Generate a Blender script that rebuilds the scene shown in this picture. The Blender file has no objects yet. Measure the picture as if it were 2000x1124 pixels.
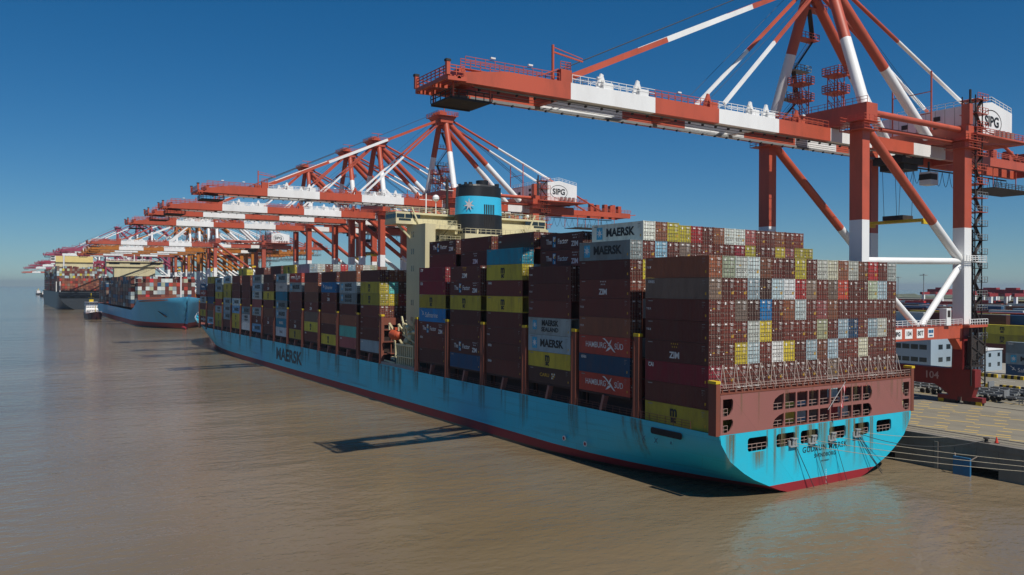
import bpy, math, random
from mathutils import Vector, Matrix
R_ = math.radians
S = bpy.context.scene
COL = S.collection
random.seed(7)

# ------------------------------------------------------------------ camera
cam = bpy.data.cameras.new("camera"); cam_o = bpy.data.objects.new("camera", cam); COL.objects.link(cam_o)
Fw = Vector((0.84062, -0.54162, -0.00224)); Rt = Vector((-0.54161, -0.84062, 0.00364)); Up = Vector((0.00386, 0.00185, 0.99999))
m = Matrix((Rt, Up, -Fw)).transposed().to_4x4(); m.translation = Vector((-74.19, 99.47, 28.12))
cam_o.matrix_world = m
cam.sensor_width = 36; cam.lens = 36 * 1566.8 / 2000; cam.clip_start = 1; cam.clip_end = 60000
S.camera = cam_o

# ------------------------------------------------------------------ light
SUN_EL, SUN_AZ = 55.5, 269.0
w = bpy.data.worlds.new("World"); S.world = w; w.use_nodes = True
n = w.node_tree.nodes
sky = n.new('ShaderNodeTexSky'); sky.sky_type = 'NISHITA'; sky.sun_disc = False
sky.sun_elevation = R_(SUN_EL); sky.sun_rotation = R_(SUN_AZ); sky.air_density = 0.92; sky.dust_density = 0.0; sky.ozone_density = 4.0
bg = n['Background']; bg.inputs[1].default_value = 0.081
tint = n.new('ShaderNodeMix'); tint.data_type = 'RGBA'; tint.blend_type = 'MULTIPLY'; tint.inputs[0].default_value = 1; tint.inputs[7].default_value = (.56, .77, .96, 1)
hs_ = n.new('ShaderNodeHueSaturation'); hs_.inputs['Saturation'].default_value = 1.18
w.node_tree.links.new(sky.outputs[0], tint.inputs[6]); w.node_tree.links.new(tint.outputs[2], hs_.inputs['Color']); gm = n.new('ShaderNodeGamma'); gm.inputs[1].default_value = .9
w.node_tree.links.new(hs_.outputs[0], gm.inputs[0]); w.node_tree.links.new(gm.outputs[0], bg.inputs[0])
sd = bpy.data.lights.new("sun", 'SUN'); sd.energy = 4.9; sd.angle = R_(0.53); sd.color = (1, .95, .87)
so = bpy.data.objects.new("sun", sd); COL.objects.link(so)
tosun = Vector((math.sin(R_(SUN_AZ)) * math.cos(R_(SUN_EL)), math.cos(R_(SUN_AZ)) * math.cos(R_(SUN_EL)), math.sin(R_(SUN_EL))))
so.rotation_euler = tosun.to_track_quat('Z', 'Y').to_euler(); so.location = (0, 0, 300)
S.view_settings.view_transform = 'Standard'; S.view_settings.look = 'None'; S.view_settings.gamma = 1
S.view_settings.exposure = 0.0
S.cycles.volume_bounces = 1; S.cycles.max_bounces = 6; S.cycles.transparent_max_bounces = 8
S.cycles.volume_step_rate = 10; S.cycles.use_denoising = True

# ------------------------------------------------------------------ materials
def lin(h, a=1):
    c = [int(h[i:i + 2], 16) / 255 for i in (1, 3, 5)]
    return tuple([x / 12.92 if x < .04045 else ((x + .055) / 1.055) ** 2.4 for x in c] + [a])
MATS = {}
def mat(name, color=None, rough=.55, wear=.25, scale=.6, dirt=(.05, .035, .025), objcol=False, attr=None, metal=0, streak=.0, bump=0, stretch=(1, 1, .25)):
    if name in MATS: return MATS[name]
    mt = bpy.data.materials.new(name); mt.use_nodes = True; nt = mt.node_tree; N = nt.nodes; L = nt.links
    b = N['Principled BSDF']; b.inputs['Roughness'].default_value = rough; b.inputs['Metallic'].default_value = metal
    tc = N.new('ShaderNodeTexCoord'); mp = N.new('ShaderNodeMapping'); mp.inputs['Scale'].default_value = stretch
    oi = N.new('ShaderNodeObjectInfo')
    L.new(tc.outputs['Object'], mp.inputs[0])
    ad = N.new('ShaderNodeVectorMath'); ad.operation = 'ADD'; L.new(mp.outputs[0], ad.inputs[0])
    ml = N.new('ShaderNodeVectorMath'); ml.operation = 'SCALE'; ml.inputs[0].default_value = (37, 91, 53); L.new(oi.outputs['Random'], ml.inputs['Scale']); L.new(ml.outputs[0], ad.inputs[1])
    nz = N.new('ShaderNodeTexNoise'); nz.inputs['Scale'].default_value = scale; nz.inputs['Detail'].default_value = 6; nz.inputs['Roughness'].default_value = .65
    L.new(ad.outputs[0], nz.inputs['Vector'])
    rp = N.new('ShaderNodeMapRange'); rp.inputs[1].default_value = .45; rp.inputs[2].default_value = .8; rp.inputs[3].default_value = 0; rp.inputs[4].default_value = wear
    L.new(nz.outputs['Fac'], rp.inputs[0])
    mx = N.new('ShaderNodeMix'); mx.data_type = 'RGBA'; L.new(rp.outputs[0], mx.inputs[0]); mx.inputs[7].default_value = (*dirt, 1)
    if objcol:
        L.new(oi.outputs['Color'], mx.inputs[6])
    elif attr:
        at = N.new('ShaderNodeAttribute'); at.attribute_name = attr; L.new(at.outputs['Color'], mx.inputs[6])
    else:
        mx.inputs[6].default_value = color
    # slow tone change so that broad faces are not one flat value
    n2 = N.new('ShaderNodeTexNoise'); n2.inputs['Scale'].default_value = scale * .22; L.new(ad.outputs[0], n2.inputs['Vector'])
    hv = N.new('ShaderNodeHueSaturation'); L.new(mx.outputs[2], hv.inputs['Color'])
    r2 = N.new('ShaderNodeMapRange'); r2.inputs[3].default_value = .82; r2.inputs[4].default_value = 1.18; L.new(n2.outputs['Fac'], r2.inputs[0]); L.new(r2.outputs[0], hv.inputs['Value'])
    L.new(hv.outputs[0], b.inputs['Base Color'])
    if bump:
        bp = N.new('ShaderNodeBump'); bp.inputs['Strength'].default_value = bump; bp.inputs['Distance'].default_value = .05
        L.new(nz.outputs['Fac'], bp.inputs['Height']); L.new(bp.outputs[0], b.inputs['Normal'])
    MATS[name] = mt
    return mt

M_CONT = mat('container_paint', objcol=True, rough=.62, wear=.5, scale=.9, dirt=(.09, .045, .03))
M_CSTUFF = mat('container_paint_mass', attr='col', rough=.65, wear=.3, scale=.35, dirt=(.08, .045, .035))
M_ROD = mat('galvanised_rod', lin('#8d8076'), rough=.45, wear=.3, scale=3)
M_WDEC = mat('white_decal', lin('#dcdad6'), rough=.6, wear=.25, scale=3)
M_YDEC = mat('yellow_decal', lin('#c79a1c'), rough=.6, wear=.25, scale=3)
M_DARK = mat('dark_gasket', lin('#1c1a1a'), rough=.8, wear=.1)
M_BLK = mat('black_lettering', lin('#15191c'), rough=.6, wear=.3, scale=1.2, dirt=(.09, .08, .075))
M_WTX = mat('white_lettering', lin('#d5d5d2'), rough=.6, wear=.3, scale=1.2, dirt=(.3, .22, .2))
M_STAR = mat('light_blue_panel', lin('#3aa0c4'), rough=.6, wear=.2, scale=1)
M_CRANE = mat('crane_paint', objcol=True, rough=.5, wear=.5, scale=.45, dirt=(.13, .045, .025), stretch=(1, .6, .25))
M_CWHITE = mat('crane_white', lin('#e4e4e2'), rough=.5, wear=.22, scale=.3, dirt=(.32, .28, .25))
M_CDARK = mat('dark_steel', lin('#2a2624'), rough=.7, wear=.4, scale=.8, dirt=(.10, .05, .03))
M_CGREY = mat('grey_steel', lin('#7c7f80'), rough=.6, wear=.35, scale=.5, dirt=(.12, .08, .06))
M_YEL = mat('safety_yellow', lin('#d0b020'), rough=.6, wear=.3, scale=2)
M_CREAM = mat('cream_paint', lin('#cbc29c'), rough=.55, wear=.3, scale=.25, dirt=(.25, .17, .08), stretch=(1, 1, .15))
M_GLASS = mat('window_glass', lin('#27343a'), rough=.12, wear=.05)
M_DECKRED = mat('deck_red_brown', lin('#79402f'), rough=.7, wear=.5, scale=.5, dirt=(.10, .055, .04))
M_PINK = mat('superstructure_pink', lin('#915c55'), rough=.6, wear=.35, scale=.22, dirt=(.20, .10, .07), stretch=(1, 1, .12))
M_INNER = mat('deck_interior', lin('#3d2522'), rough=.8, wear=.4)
M_ORANGE = mat('lifeboat_orange', lin('#ad4722'), rough=.65, wear=.15)
M_ROPE = mat('mooring_rope', lin('#a39a86'), rough=.9, wear=.3, scale=6)
M_ROPED = mat('dark_rope', lin('#3a3c3e'), rough=.9, wear=.2, scale=6)
M_FUNNEL = mat('funnel_black', lin('#16191c'), rough=.5, wear=.3, scale=.5, dirt=(.05, .05, .05))
M_BLUE = mat('hull_blue', lin('#24bbd6'), rough=.45, wear=.22, scale=.16, dirt=(.12, .26, .24), stretch=(1, 1, .1))
M_REDH = mat('boot_red', lin('#8c1f28'), rough=.6, wear=.4, scale=.2, dirt=(.10, .03, .03), stretch=(1, 1, .3))
M_SCUM = mat('waterline_scum', lin('#3a241d'), rough=.35, wear=.8, scale=.8, dirt=(.07, .075, .04), stretch=(.3, 1, 2))
M_CONC = mat('quay_concrete', lin('#7a7465'), rough=.85, wear=.75, scale=.35, dirt=(.10, .09, .07), bump=.2, stretch=(.25, 1, 1))
M_QWALL = mat('quay_wall_concrete', lin('#77726a'), rough=.85, wear=.6, scale=.3, dirt=(.06, .055, .045), bump=.3)
M_YLINE = mat('yellow_line_paint', lin('#c9a536'), rough=.8, wear=.7, scale=1.3, dirt=(.3, .27, .2), stretch=(1, 1, 1))
M_WLINE = mat('white_line_paint', lin('#cfcfca'), rough=.8, wear=.6, scale=1.3, dirt=(.3, .28, .25), stretch=(1, 1, 1))
M_BLUEF = mat('fender_blue', lin('#1f5d86'), rough=.7, wear=.4, scale=.8, dirt=(.06, .06, .06))

# ------------------------------------------------------------------ mesh helper
def hull_detail(mt):
    nt = mt.node_tree; N = nt.nodes; L = nt.links; b = N['Principled BSDF']; src = b.inputs['Base Color'].links[0].from_socket
    tc = N.new('ShaderNodeTexCoord'); sp = N.new('ShaderNodeSeparateXYZ'); cb = N.new('ShaderNodeCombineXYZ'); ad = N.new('ShaderNodeMath')
    L.new(tc.outputs['Object'], sp.inputs[0]); L.new(sp.outputs['X'], ad.inputs[0]); L.new(sp.outputs['Y'], ad.inputs[1]); L.new(ad.outputs[0], cb.inputs[0]); L.new(sp.outputs['Z'], cb.inputs[1])
    br = N.new('ShaderNodeTexBrick'); br.inputs['Scale'].default_value = 1; br.inputs['Brick Width'].default_value = 11; br.inputs['Row Height'].default_value = 2.7; br.inputs['Mortar Size'].default_value = .035
    br.inputs['Color1'].default_value = (1.0, 1.0, 1.0, 1); br.inputs['Color2'].default_value = (.88, .91, .92, 1); br.inputs['Mortar'].default_value = (.72, .76, .76, 1); L.new(cb.outputs[0], br.inputs['Vector'])
    mp = N.new('ShaderNodeMapping'); mp.inputs['Scale'].default_value = (.06, 1.1, 1); L.new(cb.outputs[0], mp.inputs[0])
    nz = N.new('ShaderNodeTexNoise'); nz.inputs['Scale'].default_value = 1.0; nz.inputs['Detail'].default_value = 7; L.new(mp.outputs[0], nz.inputs['Vector'])
    r = N.new('ShaderNodeMapRange'); r.inputs[1].default_value = .56; r.inputs[2].default_value = .72; r.inputs[3].default_value = 1.0; r.inputs[4].default_value = .72; L.new(nz.outputs['Fac'], r.inputs[0])
    m1 = N.new('ShaderNodeMix'); m1.data_type = 'RGBA'; m1.blend_type = 'MULTIPLY'; m1.inputs[0].default_value = 1; L.new(src, m1.inputs[6]); L.new(br.outputs['Color'], m1.inputs[7])
    m2 = N.new('ShaderNodeMix'); m2.data_type = 'RGBA'; m2.blend_type = 'MULTIPLY'; m2.inputs[0].default_value = 1; L.new(m1.outputs[2], m2.inputs[6]); L.new(r.outputs[0], m2.inputs[7]); L.new(m2.outputs[2], b.inputs['Base Color'])
hull_detail(M_BLUE); hull_detail(M_PINK)
class MB:
    def __init__(s): s.v = []; s.f = []; s.m = []; s.sm = []; s.c = []; s.off = Vector((0, 0, 0)); s.col = None
    def add(s, vs, fs, k=0, smooth=False):
        b = len(s.v); s.v += [tuple(Vector(v) - s.off) for v in vs]
        for f in fs: s.f.append([b + i for i in f]); s.m.append(k); s.sm.append(smooth); s.c.append(s.col)
    def box(s, x0, x1, y0, y1, z0, z1, k=0):
        s.add([(x0, y0, z0), (x1, y0, z0), (x1, y1, z0), (x0, y1, z0), (x0, y0, z1), (x1, y0, z1), (x1, y1, z1), (x0, y1, z1)],
              [(0, 3, 2, 1), (4, 5, 6, 7), (0, 1, 5, 4), (1, 2, 6, 5), (2, 3, 7, 6), (3, 0, 4, 7)], k)
    def bar(s, a, b, w_, h=None, k=0, w2=None, h2=None):
        a, b = Vector(a), Vector(b); h = w_ if h is None else h; w2 = w_ if w2 is None else w2; h2 = h if h2 is None else h2
        d = (b - a).normalized(); u = Vector((0, 0, 1)) if abs(d.z) < .95 else Vector((1, 0, 0))
        sx = d.cross(u).normalized(); sy = sx.cross(d)
        vs = []
        for p, ww, hh in ((a, w_, h), (b, w2, h2)):
            vs += [p + sx * (i * ww / 2) + sy * (j * hh / 2) for i, j in ((-1, -1), (1, -1), (1, 1), (-1, 1))]
        s.add(vs, [(0, 1, 2, 3), (7, 6, 5, 4), (0, 4, 5, 1), (1, 5, 6, 2), (2, 6, 7, 3), (3, 7, 4, 0)], k)
    def tube(s, a, b, r, n=10, k=0, r2=None, cap=True):
        a, b = Vector(a), Vector(b); r2 = r if r2 is None else r2
        d = (b - a).normalized(); u = Vector((0, 0, 1)) if abs(d.z) < .95 else Vector((1, 0, 0))
        sx = d.cross(u).normalized(); sy = sx.cross(d)
        vs = []
        for p, rr in ((a, r), (b, r2)):
            vs += [p + (sx * math.cos(t) + sy * math.sin(t)) * rr for t in [2 * math.pi * i / n for i in range(n)]]
        s.add(vs, [(i, i + n, (i + 1) % n + n, (i + 1) % n) for i in range(n)], k, n > 5)
        if cap: s.add(vs, [tuple(range(n)), tuple(range(2 * n - 1, n - 1, -1))], k)
    def line(s, pts, r, n=4, k=0):
        for a, b in zip(pts, pts[1:]): s.tube(a, b, r, n, k, cap=False)
    def rail(s, pts, h=1.1, step=2.0, r=.035, k=0, rows=2):
        for a, b in zip(pts, pts[1:]):
            a, b = Vector(a), Vector(b); L = (b - a).length; nn = max(1, round(L / step))
            for i in range(nn + 1):
                p = a.lerp(b, i / nn); s.bar(p, p + Vector((0, 0, h)), r * 2, k=k)
            for j in range(rows): z = Vector((0, 0, h * (1 - j / rows))); s.bar(a + z, b + z, r * 2, k=k)
    def prism(s, poly, axis, a0, a1, k=0):
        P = []
        for a in (a0, a1):
            for (p, q) in poly: P.append((a, p, q) if axis == 'x' else (p, a, q) if axis == 'y' else (p, q, a))
        nn = len(poly)
        s.add(P, [tuple(range(nn)), tuple(range(2 * nn - 1, nn - 1, -1))] + [(i, i + nn, (i + 1) % nn + nn, (i + 1) % nn) for i in range(nn)], k)
    def mesh(s, name, mats):
        me = bpy.data.meshes.new(name); me.from_pydata(s.v, [], s.f)
        for mm in mats: me.materials.append(mm)
        me.polygons.foreach_set('material_index', s.m); me.polygons.foreach_set('use_smooth', s.sm)
        if any(c is not None for c in s.c):
            at = me.color_attributes.new('col', 'FLOAT_COLOR', 'CORNER')
            arr = []
            for f, c in zip(s.f, s.c):
                if isinstance(c, list):
                    for q in c: arr += [q, q, q, 1]
                else: arr += list(c or (.2, .2, .2, 1)) * len(f)
            at.data.foreach_set('color', arr)
        me.update()
        if name in NORMALS_FIX:
            import bmesh
            bm = bmesh.new(); bm.from_mesh(me); bmesh.ops.recalc_face_normals(bm, faces=bm.faces); bm.to_mesh(me); bm.free()
        return me
    def build(s, name, mats, parent=None, color=None):
        me = s.mesh(name, mats if isinstance(mats, (list, tuple)) else [mats]); return link(name, me, parent, color)
NORMALS_FIX = {'hull', 'funnel_casing'}
def link(name, me, parent=None, color=None, loc=None, rot=None):
    o = bpy.data.objects.new(name, me); COL.objects.link(o)
    if parent is not None: o.parent = parent
    if color: o.color = color
    if loc is not None: o.location = loc
    if rot is not None: o.rotation_euler = rot
    return o
def tag(o, label=None, cat=None, group=None, kind=None):
    if label: o['label'] = label
    if cat: o['category'] = cat
    if group: o['group'] = group
    if kind: o['kind'] = kind
    return o
def empty(name, loc=(0, 0, 0)):
    o = bpy.data.objects.new(name, None); COL.objects.link(o); o.location = loc; o.empty_display_size = .5; return o
def copy_tree(o, parent=None):
    c = o.copy(); COL.objects.link(c); c.parent = parent
    for ch in list(o.children): copy_tree(ch, c)
    return c

TXT = {}
def text_mesh(s, size, bold=.0, m_=None, sx=1.0, ext=.01, sp=1.0):
    key = (s, size, bold, m_.name if m_ else '', sx, sp)
    if key in TXT: return TXT[key]
    cu = bpy.data.curves.new('t', 'FONT'); cu.body = s; cu.size = size; cu.offset = bold; cu.extrude = ext; cu.align_x = 'CENTER'; cu.align_y = 'CENTER'; cu.resolution_u = 3; cu.space_character = sp
    o = bpy.data.objects.new('t', cu); COL.objects.link(o)
    me = bpy.data.meshes.new_from_object(o.evaluated_get(bpy.context.evaluated_depsgraph_get())); me.name = 'lettering'
    bpy.data.objects.remove(o); bpy.data.curves.remove(cu)
    for v in me.vertices: v.co.x *= sx
    me.materials.clear(); me.materials.append(m_ or M_BLK)
    TXT[key] = me
    return me
ROT_PORT = Matrix(((-1, 0, 0), (0, 0, 1), (0, 1, 0))).to_euler()     # reads when seen from +y
ROT_AFT = Matrix(((0, 0, -1), (-1, 0, 0), (0, 1, 0))).to_euler()     # reads when seen from -x
def holes_plate(name, outline, holes, thick, mats, parent, loc, rot):
    """flat plate with cut-outs, drawn in its own 2D plane"""
    cu = bpy.data.curves.new(name, 'CURVE'); cu.dimensions = '2D'; cu.fill_mode = 'BOTH'; cu.extrude = thick / 2
    for pts in [outline] + holes:
        sp = cu.splines.new('POLY'); sp.points.add(len(pts) - 1); sp.use_cyclic_u = True
        for i, (x, y) in enumerate(pts): sp.points[i].co = (x, y, 0, 1)
    o = bpy.data.objects.new('t', cu); COL.objects.link(o)
    me = bpy.data.meshes.new_from_object(o.evaluated_get(bpy.context.evaluated_depsgraph_get())); me.name = name
    bpy.data.objects.remove(o); bpy.data.curves.remove(cu)
    me.materials.clear()
    for mm in mats: me.materials.append(mm)
    return link(name, me, parent, loc=loc, rot=rot)
def rrect(x0, x1, y0, y1, r, n=4, corners=(1, 1, 1, 1)):
    out = []
    for (cx, cy, a0, on) in ((x1 - r, y1 - r, 0, corners[0]), (x0 + r, y1 - r, 90, corners[1]), (x0 + r, y0 + r, 180, corners[2]), (x1 - r, y0 + r, 270, corners[3])):
        if on:
            for i in range(n + 1): a = R_(a0 + 90 * i / n); out.append((cx + r * math.cos(a), cy + r * math.sin(a)))
        else:
            sx = 1 if a0 in (0, 270) else -1; sy = 1 if a0 in (0, 90) else -1
            out.append((cx + r * sx, cy + r * sy))
    return out

# ------------------------------------------------------------------ water, quay, ground
def build_water():
    mt = bpy.data.materials.new('muddy_water'); mt.use_nodes = True; nt = mt.node_tree; N = nt.nodes; L = nt.links; b = N['Principled BSDF']
    b.inputs['Roughness'].default_value = .10; b.inputs['IOR'].default_value = 1.33
    tc = N.new('ShaderNodeTexCoord')
    def noise(sc, st, det=4, rot=0):
        mp = N.new('ShaderNodeMapping'); mp.inputs['Scale'].default_value = st; mp.inputs['Rotation'].default_value = (0, 0, R_(rot)); L.new(tc.outputs['Object'], mp.inputs[0])
        z = N.new('ShaderNodeTexNoise'); z.inputs['Scale'].default_value = sc; z.inputs['Detail'].default_value = det; L.new(mp.outputs[0], z.inputs['Vector']); return z
    silt = noise(.012, (1, .5, 1), 5, 20)
    mx = N.new('ShaderNodeMix'); mx.data_type = 'RGBA'; mx.inputs[6].default_value = (.138, .101, .055, 1); mx.inputs[7].default_value = (.195, .150, .095, 1)
    rr = N.new('ShaderNodeMapRange'); rr.inputs[1].default_value = .35; rr.inputs[2].default_value = .65; L.new(silt.outputs['Fac'], rr.inputs[0]); L.new(rr.outputs[0], mx.inputs[0]); L.new(mx.outputs[2], b.inputs['Base Color'])
    h = None
    for sc, st, amp, rot in ((.045, (1, .5, 1), .8, -25), (.2, (1, .5, 1), .40, -42), (.7, (1, .55, 1), .18, -30), (2.2, (1, .7, 1), .07, -55)):
        z = noise(sc, st, 3, rot); ml = N.new('ShaderNodeMath'); ml.operation = 'MULTIPLY'; ml.inputs[1].default_value = amp; L.new(z.outputs['Fac'], ml.inputs[0])
        if h is None: h = ml
        else:
            a = N.new('ShaderNodeMath'); L.new(h.outputs[0], a.inputs[0]); L.new(ml.outputs[0], a.inputs[1]); h = a
    bp = N.new('ShaderNodeBump'); bp.inputs['Strength'].default_value = .75; bp.inputs['Distance'].default_value = .9; L.new(h.outputs[0], bp.inputs['Height']); L.new(bp.outputs[0], b.inputs['Normal'])
    mb = MB(); cx, cy = -74, 99
    rad = [0, 60, 200, 600, 1500, 3000, 5000, 8000, 12000, 16000, 19500]; K = 96; vs = [(cx, cy, 0)]
    for r in rad[1:]:
        for i in range(K):
            t = 2 * math.pi * i / K; vs.append((cx + r * math.cos(t), cy + r * math.sin(t), -max(0, r) ** 2 / (2 * 7.4e6)))
    fs = [(0, 1 + i, 1 + (i + 1) % K) for i in range(K)]
    for j in range(len(rad) - 2):
        for i in range(K): a = 1 + j * K; fs.append((a + i, a + K + i, a + K + (i + 1) % K, a + (i + 1) % K))
    mb.add(vs, fs, 0, True)
    tag(mb.build('water', mt), kind='structure')
build_water()

QY, QZ = -23.4, 5.1
def build_quay():
    mb = MB(); mb.box(-900, 2600, -1500, QY - 1.2, QZ - 2.5, QZ)
    tag(mb.build('quay_ground', M_CONC), kind='structure')
    root = empty('quay_wall', (0, QY, 0)); tag(root, 'dark grey concrete quay wall with square openings at the waterline', 'quay wall')
    mb = MB(); mb.off = Vector((0, QY, 0))
    mb.box(-900, 2600, QY - 1.2, QY, QZ - .9, QZ - .004)          # coping
    x = -200.0
    mb.box(-900, -200, QY - 1.2, QY - .15, -2, QZ - .9)
    while x < 900:
        mb.box(x, x + 9.6, QY - 1.2, QY - .15, -2, QZ - .9)
        mb.box(x + 9.6, x + 16, QY - 1.2, QY - .15, 1.35, QZ - .9)
        for q in (0, 3.2, 6.4, 9.6, 12.8): mb.box(x + q, x + q + .12, QY - .15, QY - .08, 1.4, QZ - .9)
        mb.box(x + 2.4, x + 3.0, QY - .15, QY + .15, -2, QZ - .9)
        x += 16
    mb.box(900, 2600, QY - 1.2, QY - .15, -2, QZ - .9)
    mb.build('wall_panel', M_QWALL, root)
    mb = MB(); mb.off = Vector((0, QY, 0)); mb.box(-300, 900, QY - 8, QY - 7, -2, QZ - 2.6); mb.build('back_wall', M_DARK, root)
    # rails and lines on the deck
    mb = MB()
    for y in (-28.3, -62.0):
        for d in (-.12, .12): mb.box(-600, 1400, y + d - .035, y + d + .035, QZ + .004, QZ + .02)
        mb.box(-600, 1400, y - .3, y + .3, QZ + .001, QZ + .004)
    mb.box(-600, 1400, QY - 3.0, QY - 2.75, QZ + .001, QZ + .01)
    mb.box(-600, 1400, QY - 1.32, QY - 1.2, QZ + .001, QZ + .01)
    tag(mb.build('crane_rail_track', M_CDARK), kind='structure')
    mb = MB(); rnd = random.Random(3)
    def dash(x, y, L, a, wd=.2):
        dx, dy = math.cos(R_(a)) * L / 2, math.sin(R_(a)) * L / 2; nx, ny = -dy / L * wd, dx / L * wd; z = QZ + .006
        mb.add([(x - dx - nx, y - dy - ny, z), (x + dx - nx, y + dy - ny, z), (x + dx + nx, y + dy + ny, z), (x - dx + nx, y - dy + ny, z)], [(0, 1, 2, 3)])
    for i, y in enumerate([-30.5, -33, -36, -39.8, -43.5, -47, -50.5, -54, -57.5]):
        x = -60.0 + rnd.random() * 3
        while x < 120:
            L = 4.6 if i % 3 == 0 else 2.0
            dash(x, y + rnd.uniform(-.25, .25), L, 18 if i % 2 else 22, .42); x += 4.9
    for y in (-70.0, -99.0): mb.box(-300, 900, y - .12, y + .12, QZ + .004, QZ + .008)
    tag(mb.build('road_marking', M_YLINE), kind='structure')
    mb = MB()
    for y in (-101, -106, -110):
        x = -120
        while x < 400: mb.box(x, x + 3.5, y - .1, y + .1, QZ + .004, QZ + .008); x += 8
    tag(mb.build('lane_marking', M_WLINE), kind='structure')
    asph = mat('yard_asphalt', lin('#8b877f'), rough=.9, wear=.5, scale=.08, dirt=(.12, .11, .1), stretch=(1, 1, 1))
    mb = MB(); mb.box(-800, 2500, -1400, -118, QZ + .001, QZ + .005); tag(mb.build('yard_ground', asph), kind='structure')
    # far shore
    land = mat('shore_scrub', lin('#5d6350'), rough=.95, wear=.6, scale=.02, dirt=(.10, .09, .07), stretch=(1, 1, 1))
    mb = MB(); mb.box(-600, 3200, -2000, -1501, -2, QZ + 1.5); rr = random.Random(5)
    for i in range(260):
        x = -400 + rr.random() * 3400; y = -1530 - rr.random() * 420; r = 10 + rr.random() * 25; h = 2 + rr.random() * 3.5
        mb.add([(x - r, y - 8, QZ + 1.4), (x + r, y - 8, QZ + 1.4), (x + r, y + 8, QZ + 1.4), (x - r, y + 8, QZ + 1.4), (x - r * .5, y, QZ + 1.5 + h), (x + r * .6, y, QZ + 1.5 + h * .8)], [(3, 2, 5, 4), (1, 0, 4, 5), (0, 3, 4), (2, 1, 5)])
    tag(mb.build('shore_land', land), kind='structure')
build_quay()

# ------------------------------------------------------------------ containers
PAL = dict(M='#672d22', B='#885138', R='#b3282a', H='#ae3f2e', Y='#c2b138', G='#8f9fa3', W='#c3ccc6', I='#a2b8c0', O='#aab294', D='#7d685a', N='#1d4f74', U='#1277b4',
           T='#1a86a2', L='#5cb6aa', C='#952033', K='#4a2a22', P='#9c514e', J='#7fb0cc', E='#d3d6d4', S='#c9c7ae')
CNAME = dict(M='maroon', B='rust-brown', R='bright red', H='brick-red', Y='mustard yellow', G='blue-grey', W='pale grey', I='light blue-grey', O='green-grey', D='brown-grey', N='navy blue',
             U='bright blue', T='teal blue', L='turquoise', C='crimson', K='blackish maroon', P='dull pink', J='sky blue', E='white', S='cream')
CL, CW, HC, STD = 12.19, 2.438, 2.896, 2.591
TRIM, LIST = -.00198, .00579
def shipz(x, y, z): return z + TRIM * x + LIST * y
BODY = {}
def body_mesh(h, fine):
    if (h, fine) in BODY: return BODY[(h, fine)]
    mb = MB(); a, b = -CW / 2 + .012, CW / 2 - .012; H0 = h; h = h - .03
    p = .15
    for x in (0, CL - p):
        for y in (a, b - p): mb.box(x, x + p, y, y + p, 0, h)
    for y in (a, b - .08):
        mb.box(p, CL - p, y, y + .08, h - .12, h - .003); mb.box(p, CL - p, y, y + .08, .003, .16)
    for x in (.002, CL - .1):
        mb.box(x, x + .1, a + p, b - p, h - .12, h - .003); mb.box(x, x + .1, a + p, b - p, .003, .16)
    for x in (-.004, CL - .17):
        for y in (a - .004, b - .17 + .004):
            for z in (-.0, H0 - .118): mb.box(x, x + .174, y, y + .17, z, z + .118)
    nw = 43 if fine else 22; pitch = (CL - 2 * p) / nw; dep = .036 if fine else .05
    for sy in (-1, 1):
        vs = []; fs = []
        for i in range(nw):
            x0 = p + i * pitch
            for dx, q in ((0, 0), (.26, 0), (.40, 1), (.86, 1)): vs.append((x0 + dx * pitch, sy * (CW / 2 - .012 - dep * q)))
        vs.append((CL - p, sy * (CW / 2 - .012)))
        V = [(x, y, .14) for x, y in vs] + [(x, y, h - .11) for x, y in vs]; nn = len(vs)
        mb.add(V, [(i, i + 1, i + 1 + nn, i + nn) if sy < 0 else (i + 1, i, i + nn, i + 1 + nn) for i in range(nn - 1)], 0)
    mb.box(.1, CL - .1, a + .07, b - .07, h - .06, h - .02)
    mb.box(CL - .09, CL - .04, a + .12, b - .12, .1, h - .1)
    mb.box(.03, CL - .1, a + .09, b - .09, .05, .12)
    for k in range(4): mb.box(.7 + .25 * (k % 2), 1.25, CW / 2 - .004, CW / 2 + .002, h * (.86 - .07 * k), h * (.86 - .07 * k) + (.07 if k == 0 else .035), 1)
    mb.box(.5, .7, CW / 2 - .004, CW / 2 + .002, h * .2, h * .32, 2); mb.box(CL - 1.5, CL - .6, CW / 2 - .004, CW / 2 + .002, h * .87, h * .92, 1)
    BODY[(H0, fine)] = me = mb.mesh('shipping_container', [M_CONT, mat('shaded_white_code', lin('#8d8580')), M_YDEC]); return me  # side code marks dulled in colour to stand in for shade
DOOR = {}
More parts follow.
